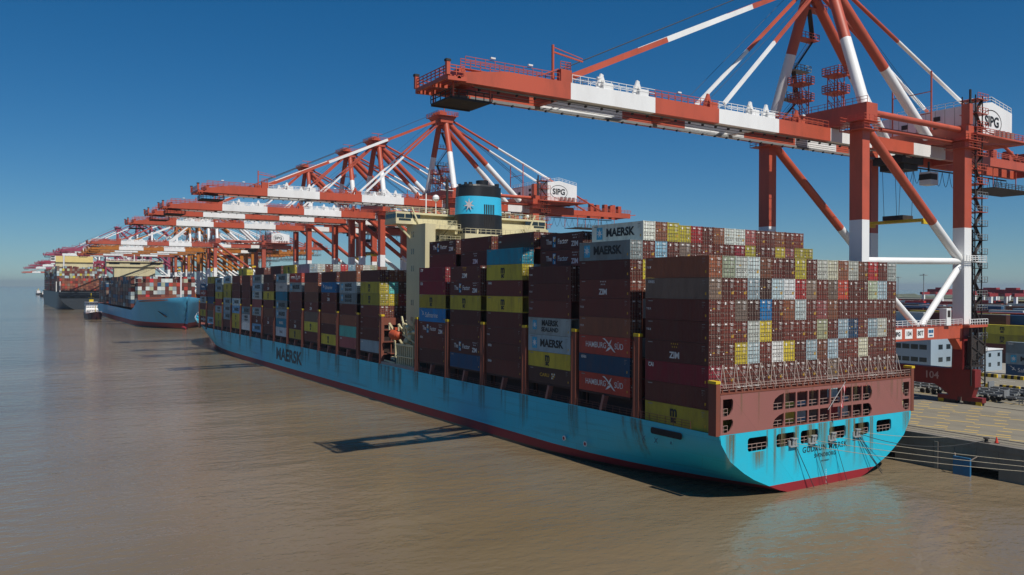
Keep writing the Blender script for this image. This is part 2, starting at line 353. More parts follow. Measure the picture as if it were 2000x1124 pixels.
def door_mesh(h, side, var):
    """one leaf of the end doors; side -1 hangs at the quay side, +1 at the water side"""
    key = (h, side, var)
    if key in DOOR: return DOOR[key]
    mb = MB(); y0, y1 = (.02, CW / 2 - .15) if side > 0 else (-(CW / 2 - .15), -.02)
    z0, z1 = .17, h - .13
    mb.box(.03, .07, y0, y1, z0, z1, 0)
    nb = 5
    for i in range(nb):                                              # pressed panels
        za = z0 + (z1 - z0) * (i + .12) / nb; zb = z0 + (z1 - z0) * (i + .88) / nb
        mb.box(.012, .03, y0 + .07, y1 - .07, za, zb, 0)
        mb.box(.008, .03, y0 + .05, y1 - .05, zb + .05, zb + .10, 4)
    for t in (.27, .73):
        y = y0 + (y1 - y0) * t; mb.tube((-.02, y, .05), (-.02, y, h - .05), .024, 6, 1)
        for z in (.08, h * .30, h * .62, h - .12): mb.box(-.035, .012, y - .07, y + .07, z - .035, z + .035, 1)
        mb.box(-.045, -.02, y - .03, y + .30, h * .36, h * .36 + .05, 1)
    ye = y1 if side > 0 else y0
    mb.box(.0, .05, min(ye, ye + side * .045), max(ye, ye + side * .045), z0 - .02, z1 + .02, 4); mb.box(.0, .05, y0, y1, z1, z1 + .04, 4); mb.box(.0, .05, y0, y1, z0 - .045, z0, 4)
    for q in (.15, .38, .62, .85): mb.box(-.005, .03, ye - .06, ye + .06, h * q - .06, h * q + .06, 1)
    mb.box(.015, .03, y0 - .02, y0, z0, z1, 4) if side > 0 else mb.box(.015, .03, y1, y1 + .02, z0, z1, 4)
    rnd = random.Random(var * 7 + (side + 2))
    def dec(ya, yb, za, zb, k): mb.box(.000, .008, min(ya, yb), max(ya, yb), za, zb, k)
    W_ = y1 - y0
    if side < 0:                                                     # the leaf with the numbers
        dec(y0 + .15, y1 - .2, h * .86, h * .895, 2); dec(y0 + .15, y1 - .45, h * .80, h * .83, 2)
        for i in range(4): dec(y0 + .3, y1 - .3 - .1 * (i % 2), h * (.70 - .055 * i), h * (.70 - .055 * i) + .035, 2)
        if var % 3 == 0: dec(y0 + .1, y0 + .5, h * .24, h * .38, 3)
        if var % 3 == 2: dec(y0 + .2, y0 + .45, h * .2, h * .28, 2)
    else:
        if var % 4 == 0: dec(y0 + .2, y1 - .3, h * .83, h * .90, 2)
        if var % 4 == 1: dec(y0 + .45, y1 - .35, h * .76, h * .88, 2)
        if var % 4 == 2: dec(y1 - .35, y1 - .1, h * .48, h * .54, 2); dec(y0 + .1, y0 + .45, h * .55, h * .60, 3)
        if var % 4 == 3: dec(y0 + .55, y1 - .2, h * .78, h * .86, 2); dec(y0 + .1, y0 + .3, h * .3, h * .34, 2)
    DOOR[key] = me = mb.mesh('door', [M_CONT, M_ROD, M_WDEC, M_YDEC, M_DARK]); return me

def star_bm(mb, cx, cz, r, y, k, n=7, inner=.42):
    pts = []
    for i in range(2 * n):
        a = math.pi / 2 + math.pi * i / n; rr = r if i % 2 == 0 else r * inner; pts.append((cx + rr * math.cos(a), cz + rr * math.sin(a)))
    mb.prism(pts, 'y', y, y + .012, k)
EMB = {}
def emblem(kind):
    """flat painted emblems, drawn on the x-z plane facing +y, centred at 0"""
    if kind in EMB: return EMB[kind]
    mb = MB(); mats = [M_STAR, M_WTX, M_YDEC, M_BLK, M_BLUEF]
    if kind == 'star':
        mb.box(-.72, .72, 0, .01, -.95, .95, 0); star_bm(mb, 0, 0, .72, .011, 1, 7, .38)
    elif kind == 'bird':
        mb.prism([(-.05, .1), (-.9, .75), (-1.5, 1.0), (-1.0, 1.05), (-.35, .62), (.15, .12)], 'y', 0, .01, 1)
        mb.prism([(-.15, .25), (.15, -.15), (1.0, -.75), (1.35, -.82), (.95, -.45), (.3, .2)], 'y', .003, .013, 1)
        mb.prism([(-.3, -.1), (.25, .3), (.55, .95), (.25, .75), (-.15, .25)], 'y', .006, .016, 1)
        mb.prism([(.25, -.15), (-.2, -.2), (-.75, -.8), (-.2, -.62), (.3, -.35)], 'y', .009, .019, 1)
    elif kind == 'picture':
        mb.box(-.5, .5, 0, .01, -1.0, 1.0, 4); mb.prism([(-.35, .9), (.4, .8), (-.05, .0), (-.4, .1)], 'y', .011, .02, 1); mb.prism([(-.1, .3), (.35, .6), (.4, .15), (.1, -.1)], 'y', .021, .03, 2)
        mb.box(-.42, -.12, .011, .02, -.9, -.2, 0); mb.box(.0, .3, .011, .02, -.9, -.45, 1)
    elif kind in ('dots', 'ydots'):
        for i in range(4): star_bm(mb, -.6 + .4 * i, .22, .15, 0, 1 if kind == 'dots' else 2, 5)
        for i in range(3): star_bm(mb, -.4 + .4 * i, -.22, .15, 0, 1 if kind == 'dots' else 2, 5)
    elif kind == 'flaglogo':
        for i in range(3):
            for j in range(3):
                if i + j < 4: mb.box(-.5 + .38 * i, -.2 + .38 * i, 0, .01, .5 - .38 * j - .3, .5 - .38 * j, 2 if (i + j) % 2 else 1)
    EMB[kind] = me = mb.mesh('emblem', mats); return me
DESIGN = {  # design: list of (kind, text/emblem, size, x (towards the bow +), z fraction, colour, bold, squeeze)
    'mk': [('e', 'star', 1, 4.15, .5), ('t', 'MAERSK', 1.75, -.75, .5, M_BLK, .06, 1.02)],
    'ms': [('e', 'star', .85, 4.15, .55), ('t', 'MAERSK', 1.3, -.3, .68, M_BLK, .045, 1.0), ('t', 'SEALAND', 1.0, -.3, .3, M_BLK, .02, 1.15)],
    'msc': [('t', 'm', 2.0, .4, .66, M_BLK, .07, .9), ('t', 'sc', 1.3, .4, .3, M_BLK, .05, .95)],
    'hs': [('t', 'HAMBURG', 1.25, 1.9, .5, M_WTX, .005, .85), ('e', 'bird', 1.1, -1.35, .5), ('t', 'SÜD', 1.25, -3.6, .5, M_WTX, .005, .85)],
    'zf': [('t', 'The', 1.25, 3.5, .5, M_WTX, .015, .85), ('e', 'picture', .95, 1.9, .5), ('t', 'Factor', 1.25, -.55, .5, M_WTX, .015, .9), ('e', 'dots', 1, -3.9, .75), ('t', 'ZIM', 1.15, -3.9, .32, M_WTX, .04, .95)],
    'zim': [('e', 'dots', 1, .2, .8), ('t', 'ZIM', 1.2, .2, .32, M_WTX, .04, .95)],
    'zimy': [('e', 'ydots', 1, .2, .8), ('t', 'ZIM', 1.2, .2, .32, M_WTX, .04, .95)],
    'cai': [('t', 'CAI', .75, 4.9, .78, M_WTX, .03, .9)],
    'caru': [('t', 'CARU', .8, 1.2, .5, M_YDEC, .01, 1.3), ('e', 'flaglogo', .9, -1.3, .5)],
    'saf': [('e', 'bird', .55, 4.2, .6), ('t', 'Safmarine', 1.5, .2, .48, M_WTX, .0, 1.0)],
    'blu': [('t', 'MAERSK', 1.2, 0, .5, M_WTX, .03, 1)],
    'wt': [('t', 'UASC', 1.1, .2, .48, M_CGREY, .02, 1.2)],
    'tt': [('t', 'T E X', .38, 5.4, .5, M_WTX, .01, 1)],
    'sm': [('t', 'XINES', .5, 4.9, .8, M_WTX, .01, 1)],
}
DNAME = dict(mk='with star panel and large black lettering', ms='with star panel and two lines of lettering', msc='with stacked black letters', hs='with white bird emblem and lettering', zf='with picture panel and white slogan',
             zim='with white dots and letters', zimy='with yellow dots over white letters', cai='with short white letters in one corner', caru='with yellow lettering', saf='with white script lettering', blu='with white lettering',
             wt='with faint grey lettering', tt='with a column of small white characters', sm='with small faint letters')
CCOUNT = [0]
GRP = 'containers stacked on the deck of the light blue ship'
def container(x, y, z, ck, label, design=None, doors=True, h=HC, fine=True, group=GRP, tilt=True, jitter=True, var=None):
    """x: aft face, y: centre, z: bottom"""
    rnd = random.Random(CCOUNT[0] * 13 + 5); CCOUNT[0] += 1
    o = link('shipping_container', body_mesh(h, fine)); tag(o, label, 'shipping container', group)
    jx, jy = (rnd.uniform(-.03, .03), rnd.uniform(-.012, .012)) if jitter else (0, 0)
    o.location = (x + jx, y + jy, shipz(x, y, z) if tilt else z)
    if tilt: o.rotation_euler = (LIST, -TRIM, 0)
    c = list(lin(PAL[ck])); f = rnd.uniform(.62, 1.2); t = rnd.uniform(-.08, .08)
    o.color = (c[0] * f * (1 + t), c[1] * f, c[2] * f * (1 - t), 1)
    if doors:
        v = rnd.randrange(12) if var is None else var
        for s_ in (1, -1): link('door', door_mesh(h, s_, v), o, o.color)
    if design:
        for d in DESIGN[design]:
            if d[0] == 't': link('lettering', text_mesh(d[1], d[2], d[6], d[5], d[7]), o, loc=(CL / 2 + d[3], CW / 2 + .006, h * d[4]), rot=ROT_PORT)
            else: e = link('emblem', emblem(d[1]), o, loc=(CL / 2 + d[3], CW / 2 + .002, h * d[4])); e.scale = (-d[2], 1, d[2])
    return o
ORD = ['top', 'second', 'third', 'fourth', 'fifth', 'sixth', 'seventh', 'eighth', 'ninth', 'tenth', 'eleventh', 'twelfth', 'thirteenth', 'fourteenth', 'fifteenth', 'sixteenth', 'seventeenth', 'eighteenth', 'nineteenth', 'twentieth']
NUM = ['first'] + ORD[1:]
PITCH = 2.476; TH = 2.91
def ycol(c): return 19.81 - PITCH * c
TX = [0, 15.51, 30.0, 44.27, 58.78, 73.09, 106.82, 121.63, 136.13, 151.03, 165.8, 180.38, 195.05, 209.42, 224.25, 238.78, 253.1, 267.6, 282.4, 297.37]
mass = MB()                                                          # every container the photo hides or shows only as a sliver
mrnd = random.Random(21)
MK = 'MMMMMMMMBBKDRYGWWIPMN'
def mass_box(mb, x, y, z, L=CL, h=HC, ck=None, tilt=True, hb=CW, key=MK):
    c = lin(PAL[ck or mrnd.choice(key)]); f = mrnd.uniform(.75, 1.15); mb.col = (c[0] * f, c[1] * f, c[2] * f, 1)
    z = shipz(x, y, z) if tilt else z
    mb.box(x, x + L, y - hb / 2, y + hb / 2, z, z + h)
def design_for(ck, rnd):
    return {'G': 'mk', 'Y': 'msc', 'H': 'hs', 'U': 'saf', 'T': 'blu', 'E': 'wt'}.get(ck)

# stern bay: 17 columns, rows top to bottom
ST = ["BOWWBMMYMWSBWBRMW", "DMMIKIERDMDHMMOIM", "MMDKUMBWMPBMMMMMM", "MMMWYMMMMOMINMIWM", "MMYIMEYMIBIMMSMMM", "CMMMMMMMMMDMMMMMM"]
SD = ['tt', 'sm', 'tt', 'tt', 'zimy', 'cai']
TOP1 = 32.116
for r, row in enumerate(ST):
    for c, ck in enumerate(row):
        lab = f"{CNAME[ck]} container in the stern wall, {ORD[r]} {'row' if r == 0 else 'row down'}, {NUM[c]} column from the water side"
        container(0, ycol(c), TOP1 - TH * (r + 1) + .01, ck, lab, SD[r] if c == 0 else None)
container(0, ycol(0), TOP1 - TH * 7 + .01, 'M', "plain maroon container on the hull edge, second from the bottom of the outer stern stack")
container(0, ycol(0), TOP1 - TH * 8 + .01, 'Y', "mustard yellow container with stacked black letters at the foot of the stern stack", 'msc')
for c in range(1, 17):
    for r in (7, 8): mass_box(mass, 0, ycol(c), TOP1 - TH * r + .01)
# second bay
BASE = 11.64
def stack_label(ck, d, k, who): return f"{CNAME[ck]} container {DNAME[d] + ', ' if d else ''}{ORD[k] if k else 'top'} {'one ' if not k else 'down '}{who}"
def outer(bay, spec, who, base=BASE, fine=True, doors=None, stdlist=()):
    """spec: list of (colour, design) from the top down in the outermost column"""
    zs = []; z = base
    for i in range(len(spec) - 1, -1, -1): zs.append((i, z)); z += (STD if i in stdlist else HC) + .015
    out = []
    for i, zz in sorted(zs):
        ck, d = spec[i]
        dn = (doors[i] if doors else (i < 2))
        out.append(container(TX[bay], ycol(0), zz, ck, short_label(ck, d, i, who, len(spec)), d, dn, STD if i in stdlist else HC, fine))
    return z
SH = dict(mk='star-lettered', ms='two-line star-lettered', msc='black-lettered', hs='bird-emblem', zf='slogan-lettered', zim='dot-and-letter', zimy='yellow-dot', cai='corner-lettered', caru='yellow-lettered', saf='script-lettered', blu='white-lettered', wt='faint-lettered', tt='plain', sm='plain')
def short_label(ck, d, k, who, n_):
    pos = 'topmost' if k == 0 else 'lowest' if k == n_ - 1 else f'{ORD[k]} from top'
    return f"{CNAME[ck]} {SH[d] + ' ' if d else ''}container, {pos} in {who}"
outer(1, [('G', 'mk'), ('M', None), ('M', 'zim'), ('M', 'tt'), ('B', 'tt'), ('H', 'hs'), ('N', 'sm'), ('H', 'hs')], 'outer stack next forward of the stern stack', doors=[1] * 8)
T9 = "WBYYRMBWWPMMBMM"; T8 = "MJMDMMMMCYMMYPYY"
T9 = dict(zip(range(1, 16), T9)); T8 = dict(zip(range(1, 17), T8))
for c, ck in T9.items():
    container(TX[1], ycol(c), BASE + TH * 8, ck, f"{CNAME[ck]} container in the highest row behind the stern wall, {NUM[c - 1]} from the water side", 'mk' if c == 1 else None, True, HC if c < 4 else STD)
for c, ck in T8.items():
    container(TX[1], ycol(c), BASE + TH * 7, ck, f"{CNAME[ck]} container one row below the highest row, {NUM[c - 1]} behind the stern wall's top", None, True)
container(TX[1], ycol(1), BASE + TH * 6, 'Y', "mustard yellow container showing a narrow door end beside the stern stack's top corner", None, True)
container(TX[1], ycol(1), BASE + TH * 5, 'B', "rust-brown container end under the narrow yellow one, beside the stern stack", None, True)
for c in range(1, 17):
    for r in range(0, 7):
        if c == 1 and r in (5, 6): continue
        mass_box(mass, TX[1], ycol(c), BASE + TH * r)
outer(2, [('M', 'tt'), ('M', 'tt'), ('M', 'tt'), ('W', 'ms'), ('I', 'mk'), ('Y', 'msc'), ('K', 'caru')], 'third outer stack from the stern', stdlist=(5, 6))
outer(3, [('T', None), ('Y', 'msc'), ('M', 'sm'), ('Y', 'msc'), ('M', None), ('M', 'tt'), ('M', 'sm'), ('M', 'sm')], 'fourth outer stack from the stern')
outer(4, [('M', 'zimy'), ('M', 'zf'), ('Y', 'msc'), ('M', None), ('M', None), ('M', 'zf'), ('N', None)], 'fifth outer stack from the stern')
outer(5, [('C', 'cai'), ('C', 'cai'), ('Y', 'msc'), ('U', 'saf'), ('M', 'zf'), ('M', 'sm'), ('M', None)], 'sixth outer stack, just aft of the lifeboat')
inner = {2: (['zf', 'zf'], 'MM', -.72), 3: (['tt', None], 'MM', 0), 4: ([None, 'zim'], 'MM', 0), 5: (['zf', None], 'MM', 0)}
WH = {2: 'third', 3: 'fourth', 4: 'fifth', 5: 'sixth'}
for b_, (ds, cs, dz) in inner.items():
    for j in range(2):
        container(TX[b_], ycol(1), BASE + TH * (8 - j) + dz, cs[j], f"{CNAME[cs[j]]} {SH[ds[j]] + ' ' if ds[j] else ''}container {'topmost' if j == 0 else 'second down'}, one column in from the {WH[b_]} outer stack", ds[j], j == 0)
    for c in (2, 3):
        container(TX[b_], ycol(c), BASE + TH * 8 + dz, 'M', f"maroon container end on top, {'two' if c == 2 else 'three'} columns in from the {WH[b_]} outer stack", None, True)
    for c in range(1, 17):
        for r in range(0, 9):
            if (c == 1 and r >= 7) or (c in (2, 3) and r == 8): continue
            if r == 8 and c > 14: continue
            mass_box(mass, TX[b_], ycol(c), BASE + TH * r + (dz if r > 6 else 0))
# forward bays
FW = {6: ["M", "Y:msc", "Y:msc", "M:sm", "M:tt", "M:tt", "G:sm"], 7: ["B", "G:ms", "G:ms", "M", "B", "L", "P:sm"], 8: ["M", "U:saf", "M:zim", "M", "B", "M", "Y:msc"],
      9: ["M", "B", "B", "M:zim", "D", "Y:msc", "M:sm"], 10: ["H:hs", "G:mk", "M", "M", "M", "M:zim", "Y:msc"], 11: ["G:mk", "E:wt", "T", "G:mk", "G:mk", "T:blu", "E:wt"],
      12: ["M", "M:zim", "Y:msc", "M", "B", "M:zim", "M"], 13: ["G:mk", "I:mk", "W:ms", "P", "W:ms", "M:zim", "J:mk"], 14: ["M", "M", "M", "M", "G:mk", "E:ms", "E"],
      15: ["M", "M", "M", "W:mk", "J:mk", "Y:msc", "Y:msc"], 16: ["I:mk", "Y:msc", "Y:msc", "G:mk", "G:mk", "I:mk", "M"], 17: ["G:mk", "I:mk", "Y:msc", "H", "W:ms", "Y:msc", "Y:msc"],
      18: ["Y:msc", "M", "M", "N", "B", "D", "J:mk"], 19: ["N:saf", "H:hs", "W:ms", "M", "Y:msc", "M:hs"]}
for b_, sp in FW.items():
    spec = [(q.split(':') + [None])[:2] for q in sp]
    who = 'outer stack just forward of the lifeboat' if b_ == 6 else f'{NUM[b_ - 6]} outer stack forward of the lifeboat'
    base = BASE
    if b_ == 17: base = BASE - .6
    outer(b_, spec, who, base=base, fine=b_ < 9, doors=[b_ == 6 or i < 2 for i in range(7)])
    ncol = 17 if b_ < 17 else 15 if b_ == 17 else 13 if b_ == 18 else 11
    for c in range(1, ncol):
        for r in range(0, 7 if b_ < 18 else 6):
            if b_ == 6 and ((c <= 3 and r >= 3)): continue
            mass_box(mass, TX[b_], ycol(c), base + TH * r)
for r, row in enumerate(["BBM", "LBM", "YRM", "MMM"]):                 # doors seen over the lifeboat
    for c, ck in enumerate(row, 1):
        container(TX[6], ycol(c), BASE + TH * (6 - r), ck, f"{CNAME[ck]} container end over the lifeboat, {ORD[r]} row, {NUM[c]} column from the water side", None, True)
for c, ck in zip(range(1, 10), "GWMWRJBWO"):
    container(TX[10], ycol(c), BASE + TH * 7, ck, f"{CNAME[ck]} container in the raised row beneath distant crane legs, {NUM[c - 1]} from the water side", 'sm' if c == 1 else None, True, fine=False)
for bay, c, ck, d, lab in ((11, 1, 'Y', 'msc', 'mustard yellow container raised above its neighbours, next forward of the raised grey row'), (12, 1, 'M', None, 'maroon container raised one tier, forward of the raised yellow one'),
                           (14, 2, 'M', None, 'maroon container raised one tier, second raised maroon one towards the bow'), (15, 1, 'Y', 'msc', 'mustard yellow container raised one tier near the bow'), (12, 2, 'M', None, 'maroon container end beside the first raised maroon one'), (14, 3, 'K', None, 'blackish maroon raised container beside the second raised maroon one')):
    container(TX[bay], ycol(c), BASE + TH * 7, ck, lab, d, True, fine=False)
for b_ in (11, 12, 13, 14): 
    for c in range(5, 14): mass_box(mass, TX[b_], ycol(c), BASE + TH * 7)
tag(mass.build('stacked_containers', M_CSTUFF), 'rows of containers filling the deck behind the outer stacks of the blue ship', 'containers', kind='stuff')

# ------------------------------------------------------------------ ship hull
def interp(t, pts):
    if t <= pts[0][0]: return pts[0][1]
    for (a, b), (c, d) in zip(pts, pts[1:]):
        if t <= c: return b + (d - b) * (t - a) / (c - a)
    return pts[-1][1]
TRANS = [(-2, 3), (-.5, 7.0), (0, 8.3), (.4, 9.84), (1.16, 11.8), (2.4, 14.9), (3.5, 16.9), (5.3, 19.5), (6.4, 20.3), (7.7, 21.2), (8.85, 21.4), (30, 21.4)]
def halfb(x, z, P):
    B = P['B']
    t = min(1, max(0, (x + 2.2) / P['run'])); t = 1 - (1 - t) ** 2.2
    h = interp(z * P['tz'], TRANS) / 21.4 * B; h = h + (B - h) * t
    f = max(0, min(1, (z - 0) / P['fz']))
    xs = P['xs0'] + (P['xs1'] - P['xs0']) * f; xe = P['xe0'] + (P['xe1'] - P['xe0']) * f ** .8; pw = P.get('pw', 2.6) - (0 if 'pw' in P else .3 * f)
    if x > xs: u = min(1, (x - xs) / (xe - xs)); h *= max(0, 1 - u ** pw)
    return h
def hull_mesh(P, name, parent, mats, zoff=0):
    L = P['L']; xs = [-2.2, 0, 3, 7, 12, 18, 26, 35, 45, 60] + [60 + 20 * i for i in range(1, int((P['xs0'] - 70) / 20))]
    xs = [x for x in xs if x < P['xs0']]; k = 34
    xs += [P['xs0'] + (L - P['xs0']) * (i / k) ** .9 for i in range(k + 1)]
    NZ = 14; rows = []
    for x in xs:
        top = P['deck'](x); boot = P['boot'](x); col = []
        zs = [-2.0, -.6, .42, max(.5, boot * .6), boot] + [boot + (top - boot) * i / (NZ - 5) for i in range(1, NZ - 4)]
        for z in zs: col.append((halfb(x, z, P), z))
        rows.append((x, col))
    mb = MB(); nn = len(rows[0][1])
    for s_ in (1, -1):
        vs = [(x, s_ * h, z) for x, col in rows for h, z in col]
        for i in range(len(rows) - 1):
            for j in range(nn - 1):
                a = i * nn + j; q = (a, a + 1, a + nn + 1, a + nn) if s_ > 0 else (a, a + nn, a + nn + 1, a + 1)
                b0 = len(mb.v); mb.v += [vs[t] for t in q]; mb.f.append([b0, b0 + 1, b0 + 2, b0 + 3]); mb.m.append(3 if j < 2 else 1 if j < 4 else 0); mb.sm.append(True); mb.c.append(None)
    for i in range(len(rows) - 1):                                    # deck inside
        (xa, ca), (xb, cb) = rows[i], rows[i + 1]
        za, zb = ca[-1][1] - P['bul'](xa), cb[-1][1] - P['bul'](xb); ha, hb_ = max(0, ca[-1][0] - .12), max(0, cb[-1][0] - .12)
        mb.add([(xa, -ha, za), (xb, -hb_, zb), (xb, hb_, zb), (xa, ha, za)], [(0, 1, 2, 3)], 2)
        for s_ in (1, -1): mb.add([(xa, s_ * ha, za), (xb, s_ * hb_, zb), (xb, s_ * hb_, cb[-1][1]), (xa, s_ * ha, ca[-1][1])], [(0, 1, 2, 3)], 2)
    import bmesh
    me = mb.mesh(name, mats); bm = bmesh.new(); bm.from_mesh(me); bmesh.ops.remove_doubles(bm, verts=bm.verts, dist=.0005); bmesh.ops.recalc_face_normals(bm, faces=bm.faces); bm.to_mesh(me); bm.free()
    return link(name, me, parent)

SHIP = empty('container_ship', (0, 0, 0)); SHIP.rotation_euler = (LIST, -TRIM, 0)
tag(SHIP, 'long light blue container ship nearest the camera, stern and name towards us', 'container ship', 'ships moored along the quay')
fo = lambda x: interp(x, [(-5, 8.85), (50, 9.05), (170, 9.5), (296, 9.7), (316, 10.7), (335, 12.3), (352, 14.0), (367, 15.6)])
P1 = dict(B=21.4, run=48, tz=1, fz=14, xs0=205, xs1=318, xe0=350, xe1=366, pw=2.9, L=366.5, deck=fo, boot=lambda x: interp(x, [(-2.2, 1.2), (50, 2.0), (365, 2.2)]), bul=lambda x: interp(x, [(296, .05), (316, 1.3)]))
def half1(x, z):
    return halfb(x, z, P1)
hull_mesh(P1, 'hull', SHIP, [M_BLUE, M_REDH, M_DECKRED, M_SCUM])
# transom with its mooring ports (plate drawn in the y-z plane, text-like frame: X -> -y)
XT = -2.2
out = [(interp(z, TRANS), z) for z in (-2, -.5, 0, .4, 1.2)] ; up = [(interp(z, TRANS), z) for z in (1.2, 2.4, 3.5, 4.4, 5.3, 6.4, 7.7, 8.85)]
def sym(p): return [(-a, b) for a, b in p] + [(a, b) for a, b in reversed(p)]
ports = [(16.2, 12.2), (10.5, 6.5), (5.4, 1.5), (-.9, -4.8), (-6.6, -10.5), (-12.3, -16.1)]
holes_plate('transom', sym(up), [rrect(-a, -b, 6.2, 8.05, .45) for a, b in ports], .24, [M_BLUE], SHIP, (XT - .01, 0, 0), ROT_AFT)
holes_plate('transom_boot', sym(out), [], .24, [M_REDH], SHIP, (XT - .01, 0, 0), ROT_AFT)
wins = []
for z0, z1 in ((11.3, 13.55), (8.95, 10.85)):
    xs_ = [-11.15, -8.85, -6.35, -3.8, -1.35, 1.15, 3.75, 6.3, 8.75, 11.15]
    for i in range(9):
        a, b = xs_[i] + (.15 if i else 0), xs_[i + 1] - .15 * (i < 8)
        if i == 0: wins.append([(a, z0), (b, z0), (b, z1), (a + 1.2, z1 - .25), (a + .35, z1 - .7), (a, z1 - 1.3)])
        elif i == 8: wins.append([(a, z0), (b - .7, z0), (b - .2, z0 + .3), (b, z0 + .9), (b, z1 - .9), (b - .4, z1 - .2), (b - .9, z1), (a, z1)])
        else: wins.append(rrect(a, b, z0, z1, .12, 2))
for s_ in (-1, 1):
    for z0, z1 in ((11.2, 13.45), (9.1, 10.8)):
        wins.append([(s_ * q, z) for q, z in ((20.9, z0), (20.9, z1), (19.2, z1), (19.0, z1 - .3), (19.05, z0 + .9), (19.5, z0 + .2), (20.0, z0))][::s_])
holes_plate('poop_screen', [(-21.35, 8.87), (21.35, 8.87), (21.35, 14.05), (-21.35, 14.05)], wins, .2, [M_PINK], SHIP, (XT - .012, 0, 0), ROT_AFT)
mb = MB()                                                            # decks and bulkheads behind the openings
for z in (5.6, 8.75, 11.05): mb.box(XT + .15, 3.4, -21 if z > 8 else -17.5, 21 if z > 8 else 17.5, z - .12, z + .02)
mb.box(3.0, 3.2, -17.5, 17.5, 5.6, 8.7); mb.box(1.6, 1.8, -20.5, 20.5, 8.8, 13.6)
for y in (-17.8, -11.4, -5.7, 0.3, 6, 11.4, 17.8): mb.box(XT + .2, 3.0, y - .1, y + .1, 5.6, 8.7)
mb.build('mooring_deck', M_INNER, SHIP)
mb = MB()
mb.box(XT - .15, -.9, -21.4, 21.4, 14.05, 14.25)                    # walkway along the top of the screen
for i in range(35):
    y = -21 + 42 * i / 34; mb.box(XT - .1, -1.0, y - .12, y + .12, 14.25, 14.7)
for y in (21.95, -21.6): mb.box(-2.4, -1.1, y - .45, y + .3, 8.8, 15.5)
mb.build('lashing_platform', M_DECKRED, SHIP)
mb = MB(); mb.rail([(XT, -21.3, 14.25), (XT, 21.3, 14.25)], 1.05, 1.5, .03, 0, 3)
for y in (20.6, -20.6):
    for z in (9.0, 11.2): mb.rail([(XT + .05, y - .7, z), (XT + .05, y + .7, z)], 1, .7, .025)
for a, b in ports: mb.rail([(XT + .1, b + .1, 6.2), (XT + .1, a - .1, 6.2)], .95, 1.0, .03)
for z0 in (11.3, 8.95): mb.rail([(XT + .3, -11, z0 - .1), (XT + .3, 11, z0 - .1)], .95, 1.2, .03)
mb.build('railing', mat('rail_steel', lin('#a58a80'), rough=.6), SHIP)
mb = MB()
for c in range(17):                                                  # crossed lashing rods on the lowest stern tier
    y = ycol(c)
    for s_ in (-1, 1):
        mb.tube((-.12, y + s_ * 1.15, 17.6), (-1.3, y - s_ * .6, 14.3), .032, 4); 
    mb.tube((-.14, y - 1.2, 17.6), (-1.5, y - .5, 14.3), .045, 4)
mb.build('lashing_rods', mat('rod_steel', lin('#b5a79c'), rough=.5), SHIP)
for y in (22.0, -21.7): mb = MB(); mb.box(-2.45, -1.05, y - .5, y + .35, 15.5, 15.85); mb.build('post_cap', M_YEL, SHIP)
for s, size, z, k in (('GUDRUN MÆRSK', 1.12, 5.3, 1.1), ('SVENDBORG', .78, 4.25, 1.05), ('IMO 9302877', .28, 3.4, 1.1)):
    link('ship_name', text_mesh(s, size, .008 if size > .5 else 0, M_BLK, k * .95, sp=1.12), SHIP, loc=(XT - .15, 0, z), rot=ROT_AFT)
link('hull_lettering', text_mesh('MAERSK', 5.2, .2, mat('dark_hull_letter', lin('#17323c'), wear=.3, dirt=(.04, .15, .2)), 1.36), SHIP, loc=(177.8, 21.42, 5.7), rot=ROT_PORT)
for i in range(7): link('draft_mark', text_mesh(str((i * 2) % 10), .22, .01, M_WTX, 1), SHIP, loc=(XT - .14, -.25, .25 + .3 * i), rot=ROT_AFT)
for x in (6, 9, 11.5): link('tug_mark', text_mesh('X' if x > 7 else '^', 1.0, .02, mat('faded_mark', lin('#1d6076')), 1), SHIP, loc=(x + .5, 21.43, 6.3), rot=ROT_PORT)
mb = MB()                                                            # pilot marks low on the hull
for x in (31.2, 25.6):
    mb.tube((x, 21.35, 3.2), (x, 21.44, 3.2), .42, 14, 0); mb.tube((x, 21.36, 3.2), (x, 21.455, 3.2), .26, 14, 1)
mb.build('thruster_mark', [M_WTX, M_REDH], SHIP)
mb = MB(); mb.prism(rrect(4.5, 10.6, 7.2, 8.1, .3), 'y', 21.36, 21.43, 0); mb.build('side_port', M_DARK, SHIP)
# fairlead rollers and stern gear
for y in (7.2, 3.0, -3.6 + 2.2, -7.2):
    mb = MB(); mb.box(XT - .5, XT + .8, y - .8, y + .8, 6.05, 6.2)
    for q in (-.6, -.1): mb.tube((XT - .2, y + q, 6.2), (XT - .2, y + q, 7.05), .2, 10)
    mb.box(XT - .45, XT + .2, y - .85, y + .15, 7.05, 7.2)
    mb.tube((XT - .1, y + .6, 6.2), (XT - .1, y + .6, 6.9), .24, 10)
    mb.build('fairlead', mat('fairlead_grey', lin('#8f9596'), wear=.4, dirt=(.2, .1, .06)), SHIP)
